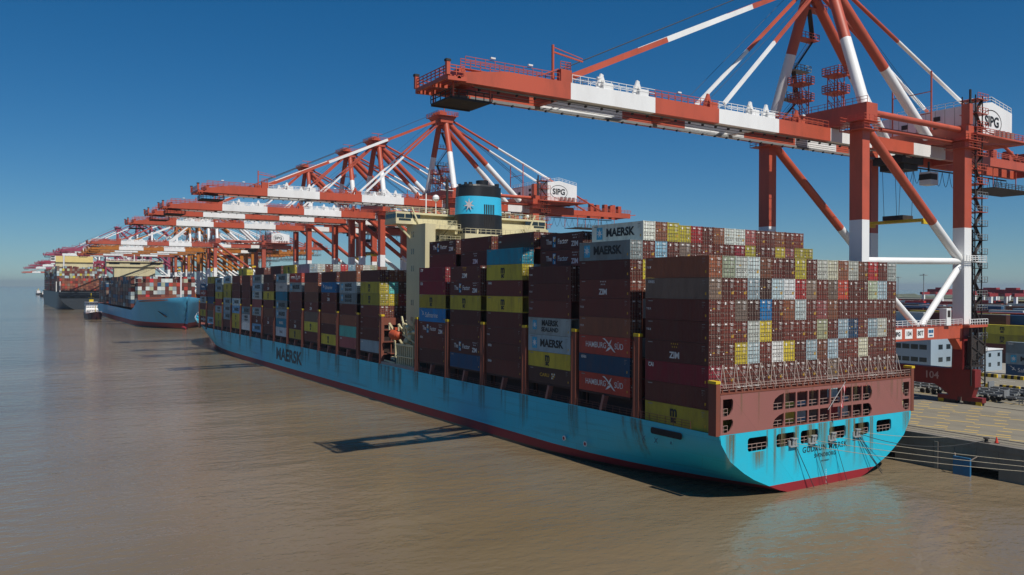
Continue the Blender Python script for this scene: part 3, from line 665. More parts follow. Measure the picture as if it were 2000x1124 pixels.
# deck edge: coaming, pillars, lashing bridges
BR = []
def posts_between(i): return (TX[i] + CL + TX[i + 1]) / 2
gaps = [posts_between(i) for i in range(5)] + [TX[5] + CL + .9, TX[6] - 1.1] + [posts_between(i) for i in range(6, 19)] + [TX[19] + CL + 1]
for gi, gx in enumerate(gaps):
    mb = MB(); yb = 20.9
    for s_ in (1, -1):
        mb.box(gx - .55, gx + .55, s_ * 21.0 - .35, s_ * 21.0 + .38, 8.9, 20.7)
        mb.box(gx + .3, gx + .62, s_ * 21.0 - .3, s_ * 21.0 + .45, 9, 20.0)
        mb.bar((gx - .5, s_ * 21, 11.4), (gx - 1.0, s_ * 21.1, 8.9), .45, .3); mb.bar((gx + .5, s_ * 21, 11.4), (gx + 1.0, s_ * 21.1, 8.9), .45, .3)
    for z in (11.5, 14.4, 17.3): mb.box(gx - .5, gx + .5, -20.6, 20.6, z, z + .18)
    for c in range(1, 17): y = ycol(0) + CW / 2 - PITCH * c; mb.box(gx - .12, gx + .12, y - .12, y + .12, 9, 17.3)
    o = mb.build('lashing_bridge', M_DECKRED, SHIP)
    for s_ in (1, -1): mb = MB(); mb.box(gx - .6, gx + .6, s_ * 21.0 - .42, s_ * 21.0 + .42, 20.7, 21.15); mb.build('post_cap', M_YEL, o)
for b_ in range(1, 20):
    mb = MB(); x0 = TX[b_]; fl = 21 if b_ < 17 else 19 if b_ == 17 else 17.5 if b_ == 18 else 15
    mb.box(x0 - .3, x0 + CL + .3, -fl + 2.2, fl - 2.2, 8.9, 11.3); mb.box(x0, x0 + CL, -fl, fl, 11.28, 11.62)
    mb.build('hatch_cover', M_INNER, SHIP)
for b_ in range(1, 20):
    for x in (TX[b_] + CL / 2,) if b_ < 18 else ():
        mb = MB(); mb.bar((x - .35, 20.9, 11.3), (x + .35, 20.95, 9.0), .9, .5)
        mb.build('pillar', mat('pillar_pink', lin('#93625a'), wear=.4), SHIP)
mb = MB(); mb.rail([(3, 21.3, 8.9), (85, 21.3, 9.15)], 1.05, 1.6, .025, 0, 3); mb.rail([(106, 21.3, 9.2), (292, 21.3, 9.65)], 1.05, 2.4, .03, 0, 3)
mb.build('deck_railing', mat('dark_rail', lin('#6b4038')), SHIP)
mb = MB()                                                           # forecastle gear
mb.tube((345, 0, 11.5), (345, 0, 27), .35, 8); mb.box(322, 336, -9, 9, 9.8, 12.6); 
for y in (-6, 6): mb.tube((346, y - 1.5, 12.8), (346, y + 1.5, 12.8), .9, 10)
mb.rail([(318, 20.4, 10.8), (335, 18.3, 12.2), (350, 14.2, 13.8), (360, 8.5, 14.9)], 1.0, 2, .04)
mb.build('foremast', M_CWHITE, SHIP)
# rust streaks run down under each lashing bridge foot
def streak_mat():
    mt = bpy.data.materials.new('rust_streak_paint'); mt.use_nodes = True; nt = mt.node_tree; N = nt.nodes; L = nt.links; b = N['Principled BSDF']
    b.inputs['Roughness'].default_value = .8
    tc = N.new('ShaderNodeTexCoord'); mp = N.new('ShaderNodeMapping'); mp.inputs['Scale'].default_value = (1.9, 1.9, .07); L.new(tc.outputs['Object'], mp.inputs[0])
    nz = N.new('ShaderNodeTexNoise'); nz.inputs['Scale'].default_value = 1.6; nz.inputs['Detail'].default_value = 6; L.new(mp.outputs[0], nz.inputs['Vector'])
    r = N.new('ShaderNodeMapRange'); r.inputs[1].default_value = .30; r.inputs[2].default_value = .66; r.inputs[3].default_value = 0; r.inputs[4].default_value = .8; L.new(nz.outputs['Fac'], r.inputs[0])
    at = N.new('ShaderNodeAttribute'); at.attribute_name = 'col'
    mlt = N.new('ShaderNodeMath'); mlt.operation = 'MULTIPLY'; L.new(r.outputs[0], mlt.inputs[0]); L.new(at.outputs['Fac'], mlt.inputs[1])
    L.new(mlt.outputs[0], b.inputs['Alpha'])
    n2 = N.new('ShaderNodeTexNoise'); n2.inputs['Scale'].default_value = 1.1; L.new(mp.outputs[0], n2.inputs['Vector'])
    cr = N.new('ShaderNodeMix'); cr.data_type = 'RGBA'; cr.inputs[6].default_value = (.20, .20, .09, 1); cr.inputs[7].default_value = (.15, .10, .05, 1); L.new(n2.outputs['Fac'], cr.inputs[0]); L.new(cr.outputs[2], b.inputs['Base Color'])
    return mt
M_STREAK = streak_mat()
mb = MB(); sr = random.Random(9)
def streak(fn, x, wd, zt_, zb_, st=1.0):
    k = 6
    for cx_ in range(2):
        for i in range(k):
            za, zb_2 = zt_ + (zb_ - zt_) * i / k, zt_ + (zb_ - zt_) * (i + 1) / k; sa, sb = st * (1 - (i / k) ** 1.5), st * (1 - ((i + 1) / k) ** 1.5)
            xa, xb = x - wd / 2 + wd / 2 * cx_, x + wd / 2 * cx_; b0 = len(mb.v); mb.v += [fn(xa, za), fn(xb, za), fn(xb, zb_2), fn(xa, zb_2)]
            mb.f.append([b0, b0 + 1, b0 + 2, b0 + 3]); mb.m.append(0); mb.sm.append(False); mb.c.append([0, sa, sb, 0] if cx_ == 0 else [sa, 0, 0, sb])
side_fn = lambda x, z: (x, half1(x, z) + .03, z)
aft_fn = lambda y, z: (XT - .142, y, z)
for gx in gaps:
    if gx > 292: continue
    for d in (-1.0, 1.0, 0): streak(side_fn, gx + d + sr.uniform(-.2, .2), sr.uniform(.9, 1.5), fo(gx) - .1, sr.uniform(2.4, 4.5), sr.uniform(.9, 1.5))
for i in range(46):
    x = sr.uniform(14, 285); streak(side_fn, x, sr.uniform(.4, 1.8), fo(x) - .1, sr.uniform(3, 7.5), sr.uniform(.4, .9))
for x in (TX[6] - 6, TX[6] - 9, TX[6] - 12.5, TX[6] - 4): streak(side_fn, x, 2.6, 9.1, 2.6, 1.0)
mb.build('rust_streak', M_STREAK, SHIP)
mb = MB()
for y, wd, zb_ in ((19.6, 2.2, 4.2), (18.9, 1.0, 4.5), (10.8, .8, 1.2), (9.3, 1.8, 4.0), (6.4, 1.3, 2), (6.0, .7, 1.3), (3.2, 2.2, 4.5), (.3, 2.6, 1.0), (1.3, 1, 1.4), (-1.4, 1.4, 2), (-5.4, 2.0, 3.2), (-6.8, 1.0, 1.4), (-8.5, 1.8, 1.3), (-10.9, .8, 1.4), (-11.3, .5, 1.8), (-19.8, 1.8, 5.6), (-20.6, .8, 6), (14.2, 3.2, 3.6), (12.4, .4, 2.6)):
    streak(aft_fn, y, wd, 8.8 if abs(y) < 13 or abs(y) > 17 else 6.1, zb_, 1.35)
for i in range(16): streak(lambda y, z: (XT - .13, y, z), sr.uniform(-20, 20), sr.uniform(.3, 1.1), 14.0, sr.uniform(9.5, 12), .7)
mb.build('transom_rust_streak', M_STREAK, SHIP)
# flag on its staff
mb = MB(); mb.tube((XT - .3, -.4, 10.6), (XT - 2.2, -1.6, 14.7), .06, 6, 0)
fl = []; 
for i in range(9):
    t = i / 8
    for j in range(5): s_ = j / 4; fl.append((XT - 1.9 - .25 * math.sin(t * 5 + s_), -1.45 - .35 * s_ + .12 * math.sin(t * 7), 14.3 - 3.1 * t - .3 * s_))
mb.add(fl, [(i * 5 + j, i * 5 + j + 1, i * 5 + j + 6, i * 5 + j + 5) for i in range(8) for j in range(4) if not (i == 3 or j == 1)], 1)
mb.add(fl, [(i * 5 + j, i * 5 + j + 1, i * 5 + j + 6, i * 5 + j + 5) for i in range(8) for j in range(4) if (i == 3 or j == 1)], 2)
mb.build('ensign', [M_WTX, mat('flag_red', lin('#a8202c')), M_WTX], SHIP)

# accommodation, casing, funnel
mb = MB()
mb.box(92, 100.2, -17.2, 17.2, 8.9, 42.4); mb.box(90.4, 92, 14.6, 17.2, 8.9, 42.4); mb.box(90.4, 92, -17.2, -14.6, 8.9, 42.4)
for z in (14, 18, 22, 26, 30, 34, 38): mb.box(92, 99, 17.2, 17.23, z, z + .06)
o_acc = mb.build('accommodation_block', M_CREAM, SHIP)
mb = MB()
for z in (15.5, 19.5, 23.5, 31.5, 35.5, 39.5):
    for x in (96.5, 97.4): mb.box(x - .16, x + .16, 17.2, 17.24, z, z + 1.3)
for z in (33, 36, 39): 
    for y in (13, 10, -10, -13): mb.box(91.93, 92.0, y - .4, y + .4, z, z + .8)
mb.build('window', M_GLASS, o_acc)
mb = MB()
mb.box(97.2, 103.6, -21.4, 21.4, 42.6, 43.3); mb.box(97.6, 103.4, -21.3, 21.3, 45.0, 45.5)
mb.box(97.4, 97.6, -21.3, 21.3, 43.3, 44.0); mb.box(103.3, 103.5, -21.3, 21.3, 43.3, 45); mb.box(97.4, 103.5, 21.2, 21.35, 43.3, 44.0); mb.box(97.4, 103.5, -21.35, -21.2, 43.3, 44.0)
mb.box(99, 103.3, -16, 16, 42.4, 45.0)
for y in (21.2, 19, 17, -17, -19, -21.2): mb.box(97.45, 97.6, y - .08, y + .08, 44.0, 45.0)
for y in (21.2, -21.2):
    for x in (99.5, 101.5): mb.box(x - .07, x + .07, y - .06, y + .06, 44, 45)
for s_ in (1, -1): mb.bar((98.5, s_ * 20.6, 42.7), (98.5, s_ * 17.0, 39.3), .5, .4); mb.bar((96.9, s_ * 17.5, 46.5), (96.9, s_ * 15.6, 42.6), .3, .3)
o_br = mb.build('bridge_deck', M_CREAM, SHIP)
mb = MB(); mb.box(97.52, 97.56, 15, 21.15, 44.0, 45.0); mb.box(97.52, 97.56, -21.15, -15, 44.0, 45.0)
mb.box(97.35, 97.395, 17.5, 20.6, 43.4, 43.9); mb.box(97.35, 97.395, -20.9, -17.5, 43.4, 43.9); mb.box(97.6, 103.2, 21.22, 21.26, 44, 45)
mb.build('window', M_GLASS, o_br)
mb = MB(); mb.rail([(97.7, -21.2, 45.5), (97.7, 21.2, 45.5), (103.3, 21.2, 45.5)], 1.2, 1.5, .04, 0, 3); mb.rail([(92.2, 3, 42.4), (92.2, 16.9, 42.4)], 1.1, 1.3, .035)
mb.rail([(87, -9.2, 40.4), (87, 8.6, 40.4), (97, 8.6, 40.4)], 1.1, 1.4, .04, 0, 2); mb.rail([(88.6, 14.4, 38.5), (88.6, 9, 38.5)], 1.1, 1.2, .035); mb.rail([(88.6, 14.4, 41.3), (88.6, 9, 41.3)], 1.1, 1.2, .035)
mb.build('bridge_railing', M_CREAM, o_br)
mb = MB()
for k, (za, zb, y0, y1) in enumerate(((34.6, 38.4, 9.4, 13.6), (38.5, 42.3, 13.6, 9.8), (38.4, 42.3, -13, -10), (30.6, 34.5, 13.6, 9.4))):
    mb.bar((90.9, y0, za), (90.9, y1, zb), .7, .15); mb.bar((90.5, y0, za + 1), (90.5, y1, zb + 1), .07); mb.bar((91.3, y0, za + 1), (91.3, y1, zb + 1), .07)
for z in (34.4, 38.4, 41.2): mb.box(88.5, 92, 8.6, 14.6, z - .12, z)
mb.build('outside_stairs', M_CREAM, o_acc)
mb = MB(); mb.box(86.9, 97.2, -9.4, 8.8, 8.9, 40.3); mb.box(88.5, 92.0, 8.8, 11, 8.9, 34); mb.box(88, 90, 3.5, 5, 40.3, 41.4)
mb.build('engine_casing', M_CREAM, SHIP)
def ring(x0, x1, y0, y1, r, z, n=6): return [(a, b, z) for a, b in rrect(x0, x1, y0, y1, r, n)]
mb = MB(); bands = [(40.3, 45.1, 1), (45.1, 49.3, 0), (49.3, 51.7, 1)]
X0, X1, Y0, Y1 = 87.9, 96.9, -3.9, 8.0
for za, zb, k in bands:
    sa, sb = (za - 40) * .03, (zb - 40) * .03
    A = ring(X0 + sa, X1 - sa, Y0 + sa, Y1 - sa, 4.2, za, 10); B = ring(X0 + sb, X1 - sb, Y0 + sb, Y1 - sb, 4.2, zb, 10); nn = len(A)
    mb.add(A + B, [(i, (i + 1) % nn, (i + 1) % nn + nn, i + nn) for i in range(nn)], k, True)
A = ring(X0 + .35, X1 - .35, Y0 + .35, Y1 - .35, 4.0, 51.7, 10); mb.add(A, [tuple(range(len(A)))], 1)
A = ring(X0 + .9, X1 - .9, Y0 + .9, Y1 - .9, 3.4, 51.7); B = ring(X0 + 1.1, X1 - 1.1, Y0 + 1.1, Y1 - 1.1, 3.3, 52.2); mb.add(A + B, [(i, (i + 1) % len(A), (i + 1) % len(A) + len(A), i + len(A)) for i in range(len(A))] + [tuple(range(len(A), 2 * len(A)))], 1)
o_fn = mb.build('funnel', [mat('funnel_blue', lin('#35b6dc'), rough=.5, wear=.2, scale=.4, dirt=(.1, .3, .35)), M_FUNNEL], SHIP)
mb = MB(); mb.tube((91.5, 1.6, 51.7), (91.5, 1.6, 53.4), 1.5, 16); 
for x, y, r in ((93.6, 4.6, .7), (90.3, 5.5, .45), (94.5, -1, .5), (90, -1.6, .55), (93, -2.2, .4), (91, 6.4, .35), (94.6, 6, .4)): mb.tube((x, y, 51.7), (x, y, 52.7), r, 12)
mb.build('exhaust_pipe', M_FUNNEL, o_fn)
mb = MB()
for i in range(6):
    y = 2.9 - .5 * i; mb.box(X0 + .05, X0 + .18 + .12, y - .15, y + .13, 42.1, 44.9); mb.box(X0 + .1, X0 + .3, y - .15, y + .13, 45.15, 47.4)
mb.build('louvre', M_DARK, o_fn)
mb = MB(); pts = []
for i in range(14):
    a = math.pi / 2 + math.pi * i / 7; rr = 1.35 if i % 2 == 0 else .46; pts.append((rr * math.cos(a), rr * math.sin(a) * 1.15))
mb.prism(pts, 'z', 0, .05)
o = mb.build('star_emblem', mat('emblem_grey', lin('#c2bcbc')), o_fn); o.location = (89.02, 6.56, 47.2); o.rotation_euler = (Matrix.Rotation(R_(-42), 3, 'Z') @ ROT_AFT.to_matrix()).to_euler()
mb = MB()
for x, y, h in ((101, 6, 9), (101, -3, 6), (100.5, 12, 5)): mb.tube((x, y, 45.5), (x, y, 45.5 + h), .35 if h > 7 else .16, 8, 1 if h > 7 else 0); mb.bar((x, y - 1.8, 45.5 + h * .7), (x, y + 1.8, 45.5 + h * .7), .12, k=0)
for x, y, z, r in ((100, 9.6, 49.5, .85), (100, 3.2, 48.4, .6), (101, -18, 46.6, .45)):
    mb.tube((x, y, 45.5), (x, y, z - r), .12, 6, 0)
    for i in range(5): t0, t1 = math.pi * i / 5 - math.pi / 2, math.pi * (i + 1) / 5 - math.pi / 2; mb.tube((x, y, z + r * math.sin(t0)), (x, y, z + r * math.sin(t1)), max(.01, r * math.cos(t0)), 12, 0, max(.01, r * math.cos(t1)), False)
mb.build('radar_mast', [M_CWHITE, M_CDARK], SHIP)
# recess with lifeboat, davit and cream gratings
mb = MB(); mb.box(85.6, 106, 12, 21.2, 9.0, 9.3); mb.box(92, 104.5, 16.8, 17.0, 9.2, 20); 
for y in (20.6, 16, 11, 6): mb.box(105.6, 106.2, y - .2, y + .2, 9.2, 18.6)
for z in (11.8, 14.6): mb.box(105.7, 106.1, 4, 20.8, z, z + .2)
mb.build('boat_recess', M_INNER, SHIP)
mb = MB(); mb.box(105.8, 106.3, 3.6, 20.9, 18.6, 20.3); mb.build('transverse_beam', M_DECKRED, SHIP)
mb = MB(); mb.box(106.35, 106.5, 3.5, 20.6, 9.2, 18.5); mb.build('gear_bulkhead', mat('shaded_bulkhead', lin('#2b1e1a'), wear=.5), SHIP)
o = empty('lifeboat', (98.8, 20.6, 16.6)); o.parent = SHIP; o.scale = (.85, .85, .85); o['label'] = 'orange enclosed lifeboat hanging in its davit'
mb = MB(); prof = [(0, .15), (.5, .95), (1.3, 1.35), (2.6, 1.5), (4.3, 1.45), (5.4, 1.1), (6.2, .35), (6.5, .05)]
for (a, ra), (b, rb) in zip(prof, prof[1:]): mb.tube((a - 3.2, 0, 0), (b - 3.2, 0, 0), ra, 14, 0, rb, False)
mb.build('boat_body', M_ORANGE, o)
mb = MB(); mb.box(-1.2, .2, -.6, .6, 1.2, 2.0); mb.build('cabin', M_ORANGE, o)
mb = MB(); mb.box(-.9, -.7, -.61, .61, 1.5, 1.8); mb.build('window', M_GLASS, o)
mb = MB()
for x in (96.4, 101.6):
    mb.bar((x, 17.4, 14), (x, 20.9, 19.2), .45, .45); mb.bar((x, 20.9, 19.2), (x + .2, 20.8, 17.6), .3, .3); mb.bar((x, 19, 9.2), (x, 19.5, 15.2), .35, .35)
for i in range(9): y = 20.9; x = 88.6 + i * 1.05; mb.box(x - .12, x + .12, y - .15, y + .15, 9.9, 14.4)
mb.box(88.3, 97.4, 20.7, 21.1, 14.3, 14.7); mb.box(88.3, 97.4, 20.7, 21.1, 11.7, 11.95); mb.box(88.3, 97.4, 20.7, 21.1, 9.7, 10)
for x, y, z, r in ((92, 19.5, 16.3, .9), (90.5, 18.8, 15.7, .6), (94, 19.6, 15.4, .7), (89.5, 20, 17.6, .5), (92.5, 20.3, 18.6, .45), (103, 19, 10.6, .5)):
    mb.tube((x - .9, y, z), (x + .9, y, z), r, 12)
for a, b in (((88.5, 19, 15), (91, 19.5, 20)), ((94, 19.8, 15), (96, 20.3, 21)), ((93, 19, 16), (90, 20, 20.5)), ((98.5, 20.8, 10), (104.5, 20.8, 10.2)), ((88, 20, 14.9), (96, 20, 16.8))): mb.bar(a, b, .3)
gr_ = random.Random(4)
for k in range(16):
    x, y, z = gr_.uniform(89.5, 96.5), gr_.uniform(17.5, 20.6), gr_.uniform(14.8, 19.2); q = gr_.uniform(.2, .5); mb.tube((x, y - q, z), (x, y + q, z + gr_.uniform(-.3, .3)), q * .9, 10)
for k in range(14): mb.bar((88.6 + k * .62, 19.2, 17.0 + (k % 3) * .8), (89.2 + k * .62, 20.4, 18.4 + (k % 4) * .6), .16)
mb.build('davit_gear', M_CREAM, SHIP)
mb = MB(); mb.box(85.9, 106, 20.9, 21.35, 9.15, 9.9); mb.build('sheer_strake', M_CGREY, SHIP)
mb = MB()
for k in range(10): mb.box(87 + k * 1.7, 87.9 + k * 1.7, 17.5, 19.6, 9.3, 10.2 + (k * 37 % 10) * .12)
mb.build('deck_machinery', mat('machinery_teal', lin('#4a6468'), wear=.5), SHIP)

# mooring lines from the stern
def rope(a, b, sag, r, mt, lab, cat='mooring line', grp='mooring lines at the stern'):
    a, b = Vector(a), Vector(b); mb = MB(); mb.off = a; pts = []
    for i in range(15): t = i / 14; p = a.lerp(b, t); p.z -= sag * 4 * t * (1 - t); pts.append(p)
    mb.line(pts, r, 5); o = mb.build('mooring_line', mt); o.location = a; tag(o, lab, cat, grp); return o
rope((-2.4, -7.0, 6.9), (-9.8, -24.2, 5.7), .5, .035, M_ROPE, 'pale mooring rope from the port nearest the quay, highest of the pale ropes')
rope((-2.4, -1.4, 6.7), (-39.8, -24.3, 5.6), .7, .04, M_ROPE, 'pale mooring rope running second highest from stern to quay')
rope((-2.4, 3.0, 6.6), (-44, -24.3, 5.6), .8, .04, M_ROPE, 'pale mooring rope running third highest from stern to quay')
rope((-2.4, 7.0, 6.6), (-42.4, -24.3, 5.6), 1.2, .04, M_ROPE, 'lowest pale mooring rope running from the far stern port to the quay')
rope((-2.4, 6.6, 6.3), (-3.2, 3.6, .2), 0, .05, M_ROPED, 'dark rope hanging from the second stern port to the water')
rope((-2.4, 2.4, 6.0), (-3.4, .8, .2), 0, .04, M_ROPED, 'thin dark rope hanging down past the first letters of the ship name')
rope((-2.4, -2.2, 6.0), (-3.4, -3.6, .2), 0, .04, M_ROPED, 'thin dark rope hanging down past the last letters of the ship name')
rope((-2.4, -7.4, 6.1), (-3.6, -11.8, .3), 0, .06, M_ROPED, 'dark rope slanting down from the stern port nearest the quay')
rope((-2.4, -8.0, 6.2), (-3.4, -12.2, .6), .3, .05, M_ROPED, 'second dark rope slanting down beside the first near the quay')
rope((-2.4, -8.4, 6.3), (-12.3, -24.4, 5.5), 1.4, .05, M_ROPED, 'slack dark rope reaching from the stern to the bollard')

# ------------------------------------------------------------------ quay cranes
CMATS = [M_CRANE, M_CWHITE, M_CDARK, M_CGREY, M_YEL, mat('lower_red_shaded', lin('#7e2322'), rough=.55, wear=.6, scale=.5, dirt=(.05, .02, .015))]  # last slot: red darkened, shade painted into sill, bogies and lower legs
CO = Vector((0, -45, QZ))
def cpart(name, fn, parent, mats=CMATS):
    mb = MB(); mb.off = CO; fn(mb); return mb.build(name, mats, parent)
def banded(mb, u0, u1, z0, z1, segs):
    for (ya, yb, k) in segs: mb.box(u0, u1, min(ya, yb), max(ya, yb), z0, z1, k)
def twotone(mb, a, b, r, t, ka=0, kb=1, n=12, r2=None):
    a, b = Vector(a), Vector(b); c = a.lerp(b, t); mb.tube(a, c, r, n, ka); mb.tube(c, b, r2 or r, n, kb)
WS, LS = -28.3, -62.0
def make_crane():
    root = empty('quay_crane', tuple(CO))
    def leg(u, y, sgn):
        def f(mb):
            w1, w2 = (2.5, 2.1) if y == WS else (2.3, 2.6)
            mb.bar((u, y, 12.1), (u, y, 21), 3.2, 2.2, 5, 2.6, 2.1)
            mb.box(u - w1 / 2, u + w1 / 2, y - w2 / 2, y + w2 / 2, 21, 40.0, 1); mb.box(u - w1 / 2, u + w1 / 2, y - w2 / 2, y + w2 / 2, 40.0, 57.2, 0)
        return f
    for u in (-10, 10):
        for y in (WS, LS):
            lg = cpart('leg', leg(u, y, 1), root)
            def plat(mb, u=u, y=y):
                for z in (55.6, 57.1):
                    mb.box(u - 2.4, u + 2.4, y - 2.3, y + 2.3, z, z + .12, 0); mb.rail([(u - 2.4, y - 2.3, z), (u - 2.4, y + 2.3, z), (u + 2.4, y + 2.3, z), (u + 2.4, y - 2.3, z), (u - 2.4, y - 2.3, z)], 1.1, 1.5, .035)
            cpart('service_platform', plat, lg)
    for y in (WS, LS):
        def sill(mb, y=y):
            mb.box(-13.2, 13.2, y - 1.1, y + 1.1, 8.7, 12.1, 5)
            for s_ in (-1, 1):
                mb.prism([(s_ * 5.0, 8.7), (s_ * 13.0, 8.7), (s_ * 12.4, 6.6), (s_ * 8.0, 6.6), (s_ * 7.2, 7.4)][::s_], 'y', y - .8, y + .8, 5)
        cpart('sill_beam', sill, root)
        for s_ in (-1, 1):
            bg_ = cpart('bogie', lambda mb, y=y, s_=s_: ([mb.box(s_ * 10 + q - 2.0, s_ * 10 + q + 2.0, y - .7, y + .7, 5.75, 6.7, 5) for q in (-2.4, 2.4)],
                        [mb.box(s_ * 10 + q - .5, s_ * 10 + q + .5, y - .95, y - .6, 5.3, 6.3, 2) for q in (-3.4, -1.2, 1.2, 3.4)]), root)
            for q in (-3.7, -2.5, -1.3, 1.3, 2.5, 3.7):
                cpart('wheel', lambda mb, y=y, s_=s_, q=q: (mb.tube((s_ * 10 + q, y - .55, 5.55), (s_ * 10 + q, y + .55, 5.55), .5, 14, 2), mb.box(s_ * 10 + q - .55, s_ * 10 + q + .55, y + .5, y + .72, 5.15, 5.9, 4 if abs(q) > 3 else 2)), bg_)
    for u in (-10, 10):
        pb = cpart('portal_beam', lambda mb, u=u: (mb.box(u - .9, u + .9, LS + 1.1, WS - 1.0, 18.3, 20.9, 0), mb.prism([(-60.9, 18.3), (-58.2, 18.3), (-60.9, 15.6)], 'x', u - .8, u + .8, 0), mb.prism([(-29.3, 18.3), (-29.3, 15.6), (-32, 18.3)], 'x', u - .8, u + .8, 0)), root)
        cpart('railing', lambda mb, u=u: mb.rail([(u - 1.2, LS + 2, 20.9), (u - 1.2, WS - 2, 20.9)], 1.15, 1.6, .04, 1, 3), pb)
        cpart('tie_strut', lambda mb, u=u: mb.tube((u, WS - 1, 32.9), (u, LS + 1, 33.4), .62, 12, 1), root)
        for ya in (WS - 1, LS + 1): cpart('knee_brace', lambda mb, u=u, ya=ya: mb.tube((u, ya, 32.4), (u, -46.9 + (.7 if ya > -45 else -.7), 20.9), .62, 12, 1), root)
        cpart('diagonal_brace', lambda mb, u=u: twotone(mb, (u, WS - 1.4, 56.6), (u, LS + .8, 33.6), .85, .69), root)
        cpart('upper_tie', lambda mb, u=u: (mb.tube((u, WS - 1, 59.3), (u, LS, 59.4), .58, 12, 0), mb.tube((u + (1.2 if u < 0 else -1.2), WS - 8, 57.0), (u + (1.2 if u < 0 else -1.2), LS, 57.2), .42, 10, 0)), root)
    cpart('cross_beam', lambda mb: (mb.box(-11.4, 11.4, -31.4, -28.2, 57.2, 60.6, 0), mb.rail([(-11.4, -28.4, 60.6), (11.4, -28.4, 60.6)], 1.1, 1.4, .035)), root)
    cpart('cross_beam', lambda mb: mb.box(-11.4, 11.4, -63.6, -60.6, 57.2, 60.2, 0), root)
    cb = [(48.6, 30.9, 0), (30.9, 14.8, 1), (14.8, .9, 0), (.9, -13.8, 1), (-13.8, -28.0, 0), (-28.0, -40.5, 1), (-40.5, -54.5, 0), (-54.5, -66, 1), (-66, -84, 0)]
    for s_ in (-1, 1):
        u0, u1 = sorted((s_ * 3.3, s_ * 4.4))
        def gird(mb):
            mb.prism([(48.6, 54.7), (48.6, 56.0), (41.5, 57.05), (30.9, 57.05), (30.9, 54.7)], 'x', u0, u1, 0)
            banded(mb, u0, u1, 54.7, 57.05, cb[1:]); mb.box(u0, u1, -112, -84, 54.9, 56.8, 0)
            mb.box(u0 + .05, u1 - .05, 30.7, 32.6, 57.05, 58.8, 0)
            iu = s_ * 3.0; mb.box(min(iu, iu + s_ * .3), max(iu, iu + s_ * .3), -60, 46, 54.55, 54.95, 3)
            for y in range(-60, 46, 3): mb.box(s_ * 2.9 - .1, s_ * 2.9 + .3, y - .12, y + .12, 54.3, 54.6, 2)
            for y, k in ((24, 1), (17, 1), (2, 0), (-8, 1), (-12, 1), (-20, 0)):
                mb.box(u0 + .1, u1 - .1, y - .9, y + .9, 57.05, 58.0, k); mb.bar((s_ * 3.9, y + 1.8, 57.05), (s_ * 3.9, y + .9, 59.2), .35, .5, k); mb.bar((s_ * 3.9, y + .2, 57.05), (s_ * 3.9, y + 1.0, 59.0), .3, .5, k)
        g = cpart('boom_girder', gird, root)
        def rails(mb):
            for ya, yb, k in [(48, 32.8, 0), (30.6, 14.8, 1), (14.8, .9, 0), (.9, -13.8, 1), (-13.8, -27.5, 0)]:
                z = 57.1 if ya < 40 else 57.0
                mb.rail([(s_ * 3.0, ya, z), (s_ * 3.0, yb, z)], 1.15, 1.45, .04, k, 3); mb.rail([(s_ * 4.3, ya, z), (s_ * 4.3, yb, z)], 1.15, 1.45, .035, k, 2)
                mb.box(min(s_ * 3.0, s_ * 2.2), max(s_ * 3.0, s_ * 2.2), yb, ya, z - .1, z, k)
        cpart('railing', rails, g)
    for y, k in ((47.9, 0), (31.5, 0), (8, 0), (-10, 1), (-45, 1), (-75, 0), (-111, 0)): cpart('boom_tie', lambda mb: mb.box(-3.3, 3.3, y - .5, y + .5, 55.0, 56.8, k), root)
    def endp(mb):
        for i in range(3): mb.box(-4.75, 4.75, 49.0 + i * .61, 49.3 + i * .61, 55.2, 55.32, 0)
        mb.box(-4.75, 4.75, 48.9, 49.4, 55.0, 55.4, 0)
        for u in (-4.55, 0, 4.55): mb.bar((u, 48, 55.0), (u, 50.8, 54.9), .4, .5)
        mb.bar((-4.55, 50.7, 55.1), (4.55, 50.7, 55.1), .3, .5)
        mb.rail([(-4.75, 48.4, 55.4), (-4.75, 50.8, 55.4), (4.75, 50.8, 55.4), (4.75, 48.4, 55.4)], 1.2, 1.2, .05, 0, 3)
        for u in (-4.55, 4.55): mb.box(u - .25, u + .25, 50.5, 51.0, 55.3, 57.0, 0); mb.box(u - .3, u + .3, 50.4, 51.1, 57.0, 57.3, 2)
    def cage(mb):
        mb.box(-2.8, 2.8, 43, 49.4, 52.9, 53.1, 2); mb.box(-3.3, 3.3, 43.5, 48, 56.1, 56.25, 0)
        for u in (-2.8, 2.8): mb.bar((u, 43.3, 53), (u, 43.3, 55), .2, k=0); mb.bar((u, 49, 53), (u, 49, 55), .2, k=0); mb.bar((u, 43.3, 52.9), (u, 49.3, 52.9), .3, k=2)
        mb.rail([(-2.8, 43, 53.1), (-2.8, 49.4, 53.1), (2.8, 49.4, 53.1)], 1.0, 1.3, .05, 2, 2)
    def davit(mb):
        mb.bar((-3.6, 33.5, 57.2), (-3.6, 33.5, 62.2), .28); mb.bar((-3.6, 33.5, 61.2), (-3.6, 28.2, 60.6), .2); mb.bar((-3.6, 33.5, 61.9), (-3.6, 28.2, 61.0), .1)
    def knee(mb):
        mb.bar((-3.4, 36.5, 57.2), (-3.4, 32.6, 58.9), .8, .15, 0); mb.rail([(-4.2, 32.6, 58.8), (-4.2, 30.8, 58.8), (-3.3, 30.8, 58.8)], 1.1, .9, .04, 0, 3)
    cpart('tip_platform', endp, root); cpart('maintenance_cage', cage, root); cpart('davit_arm', davit, root); cpart('knee_platform', knee, root)
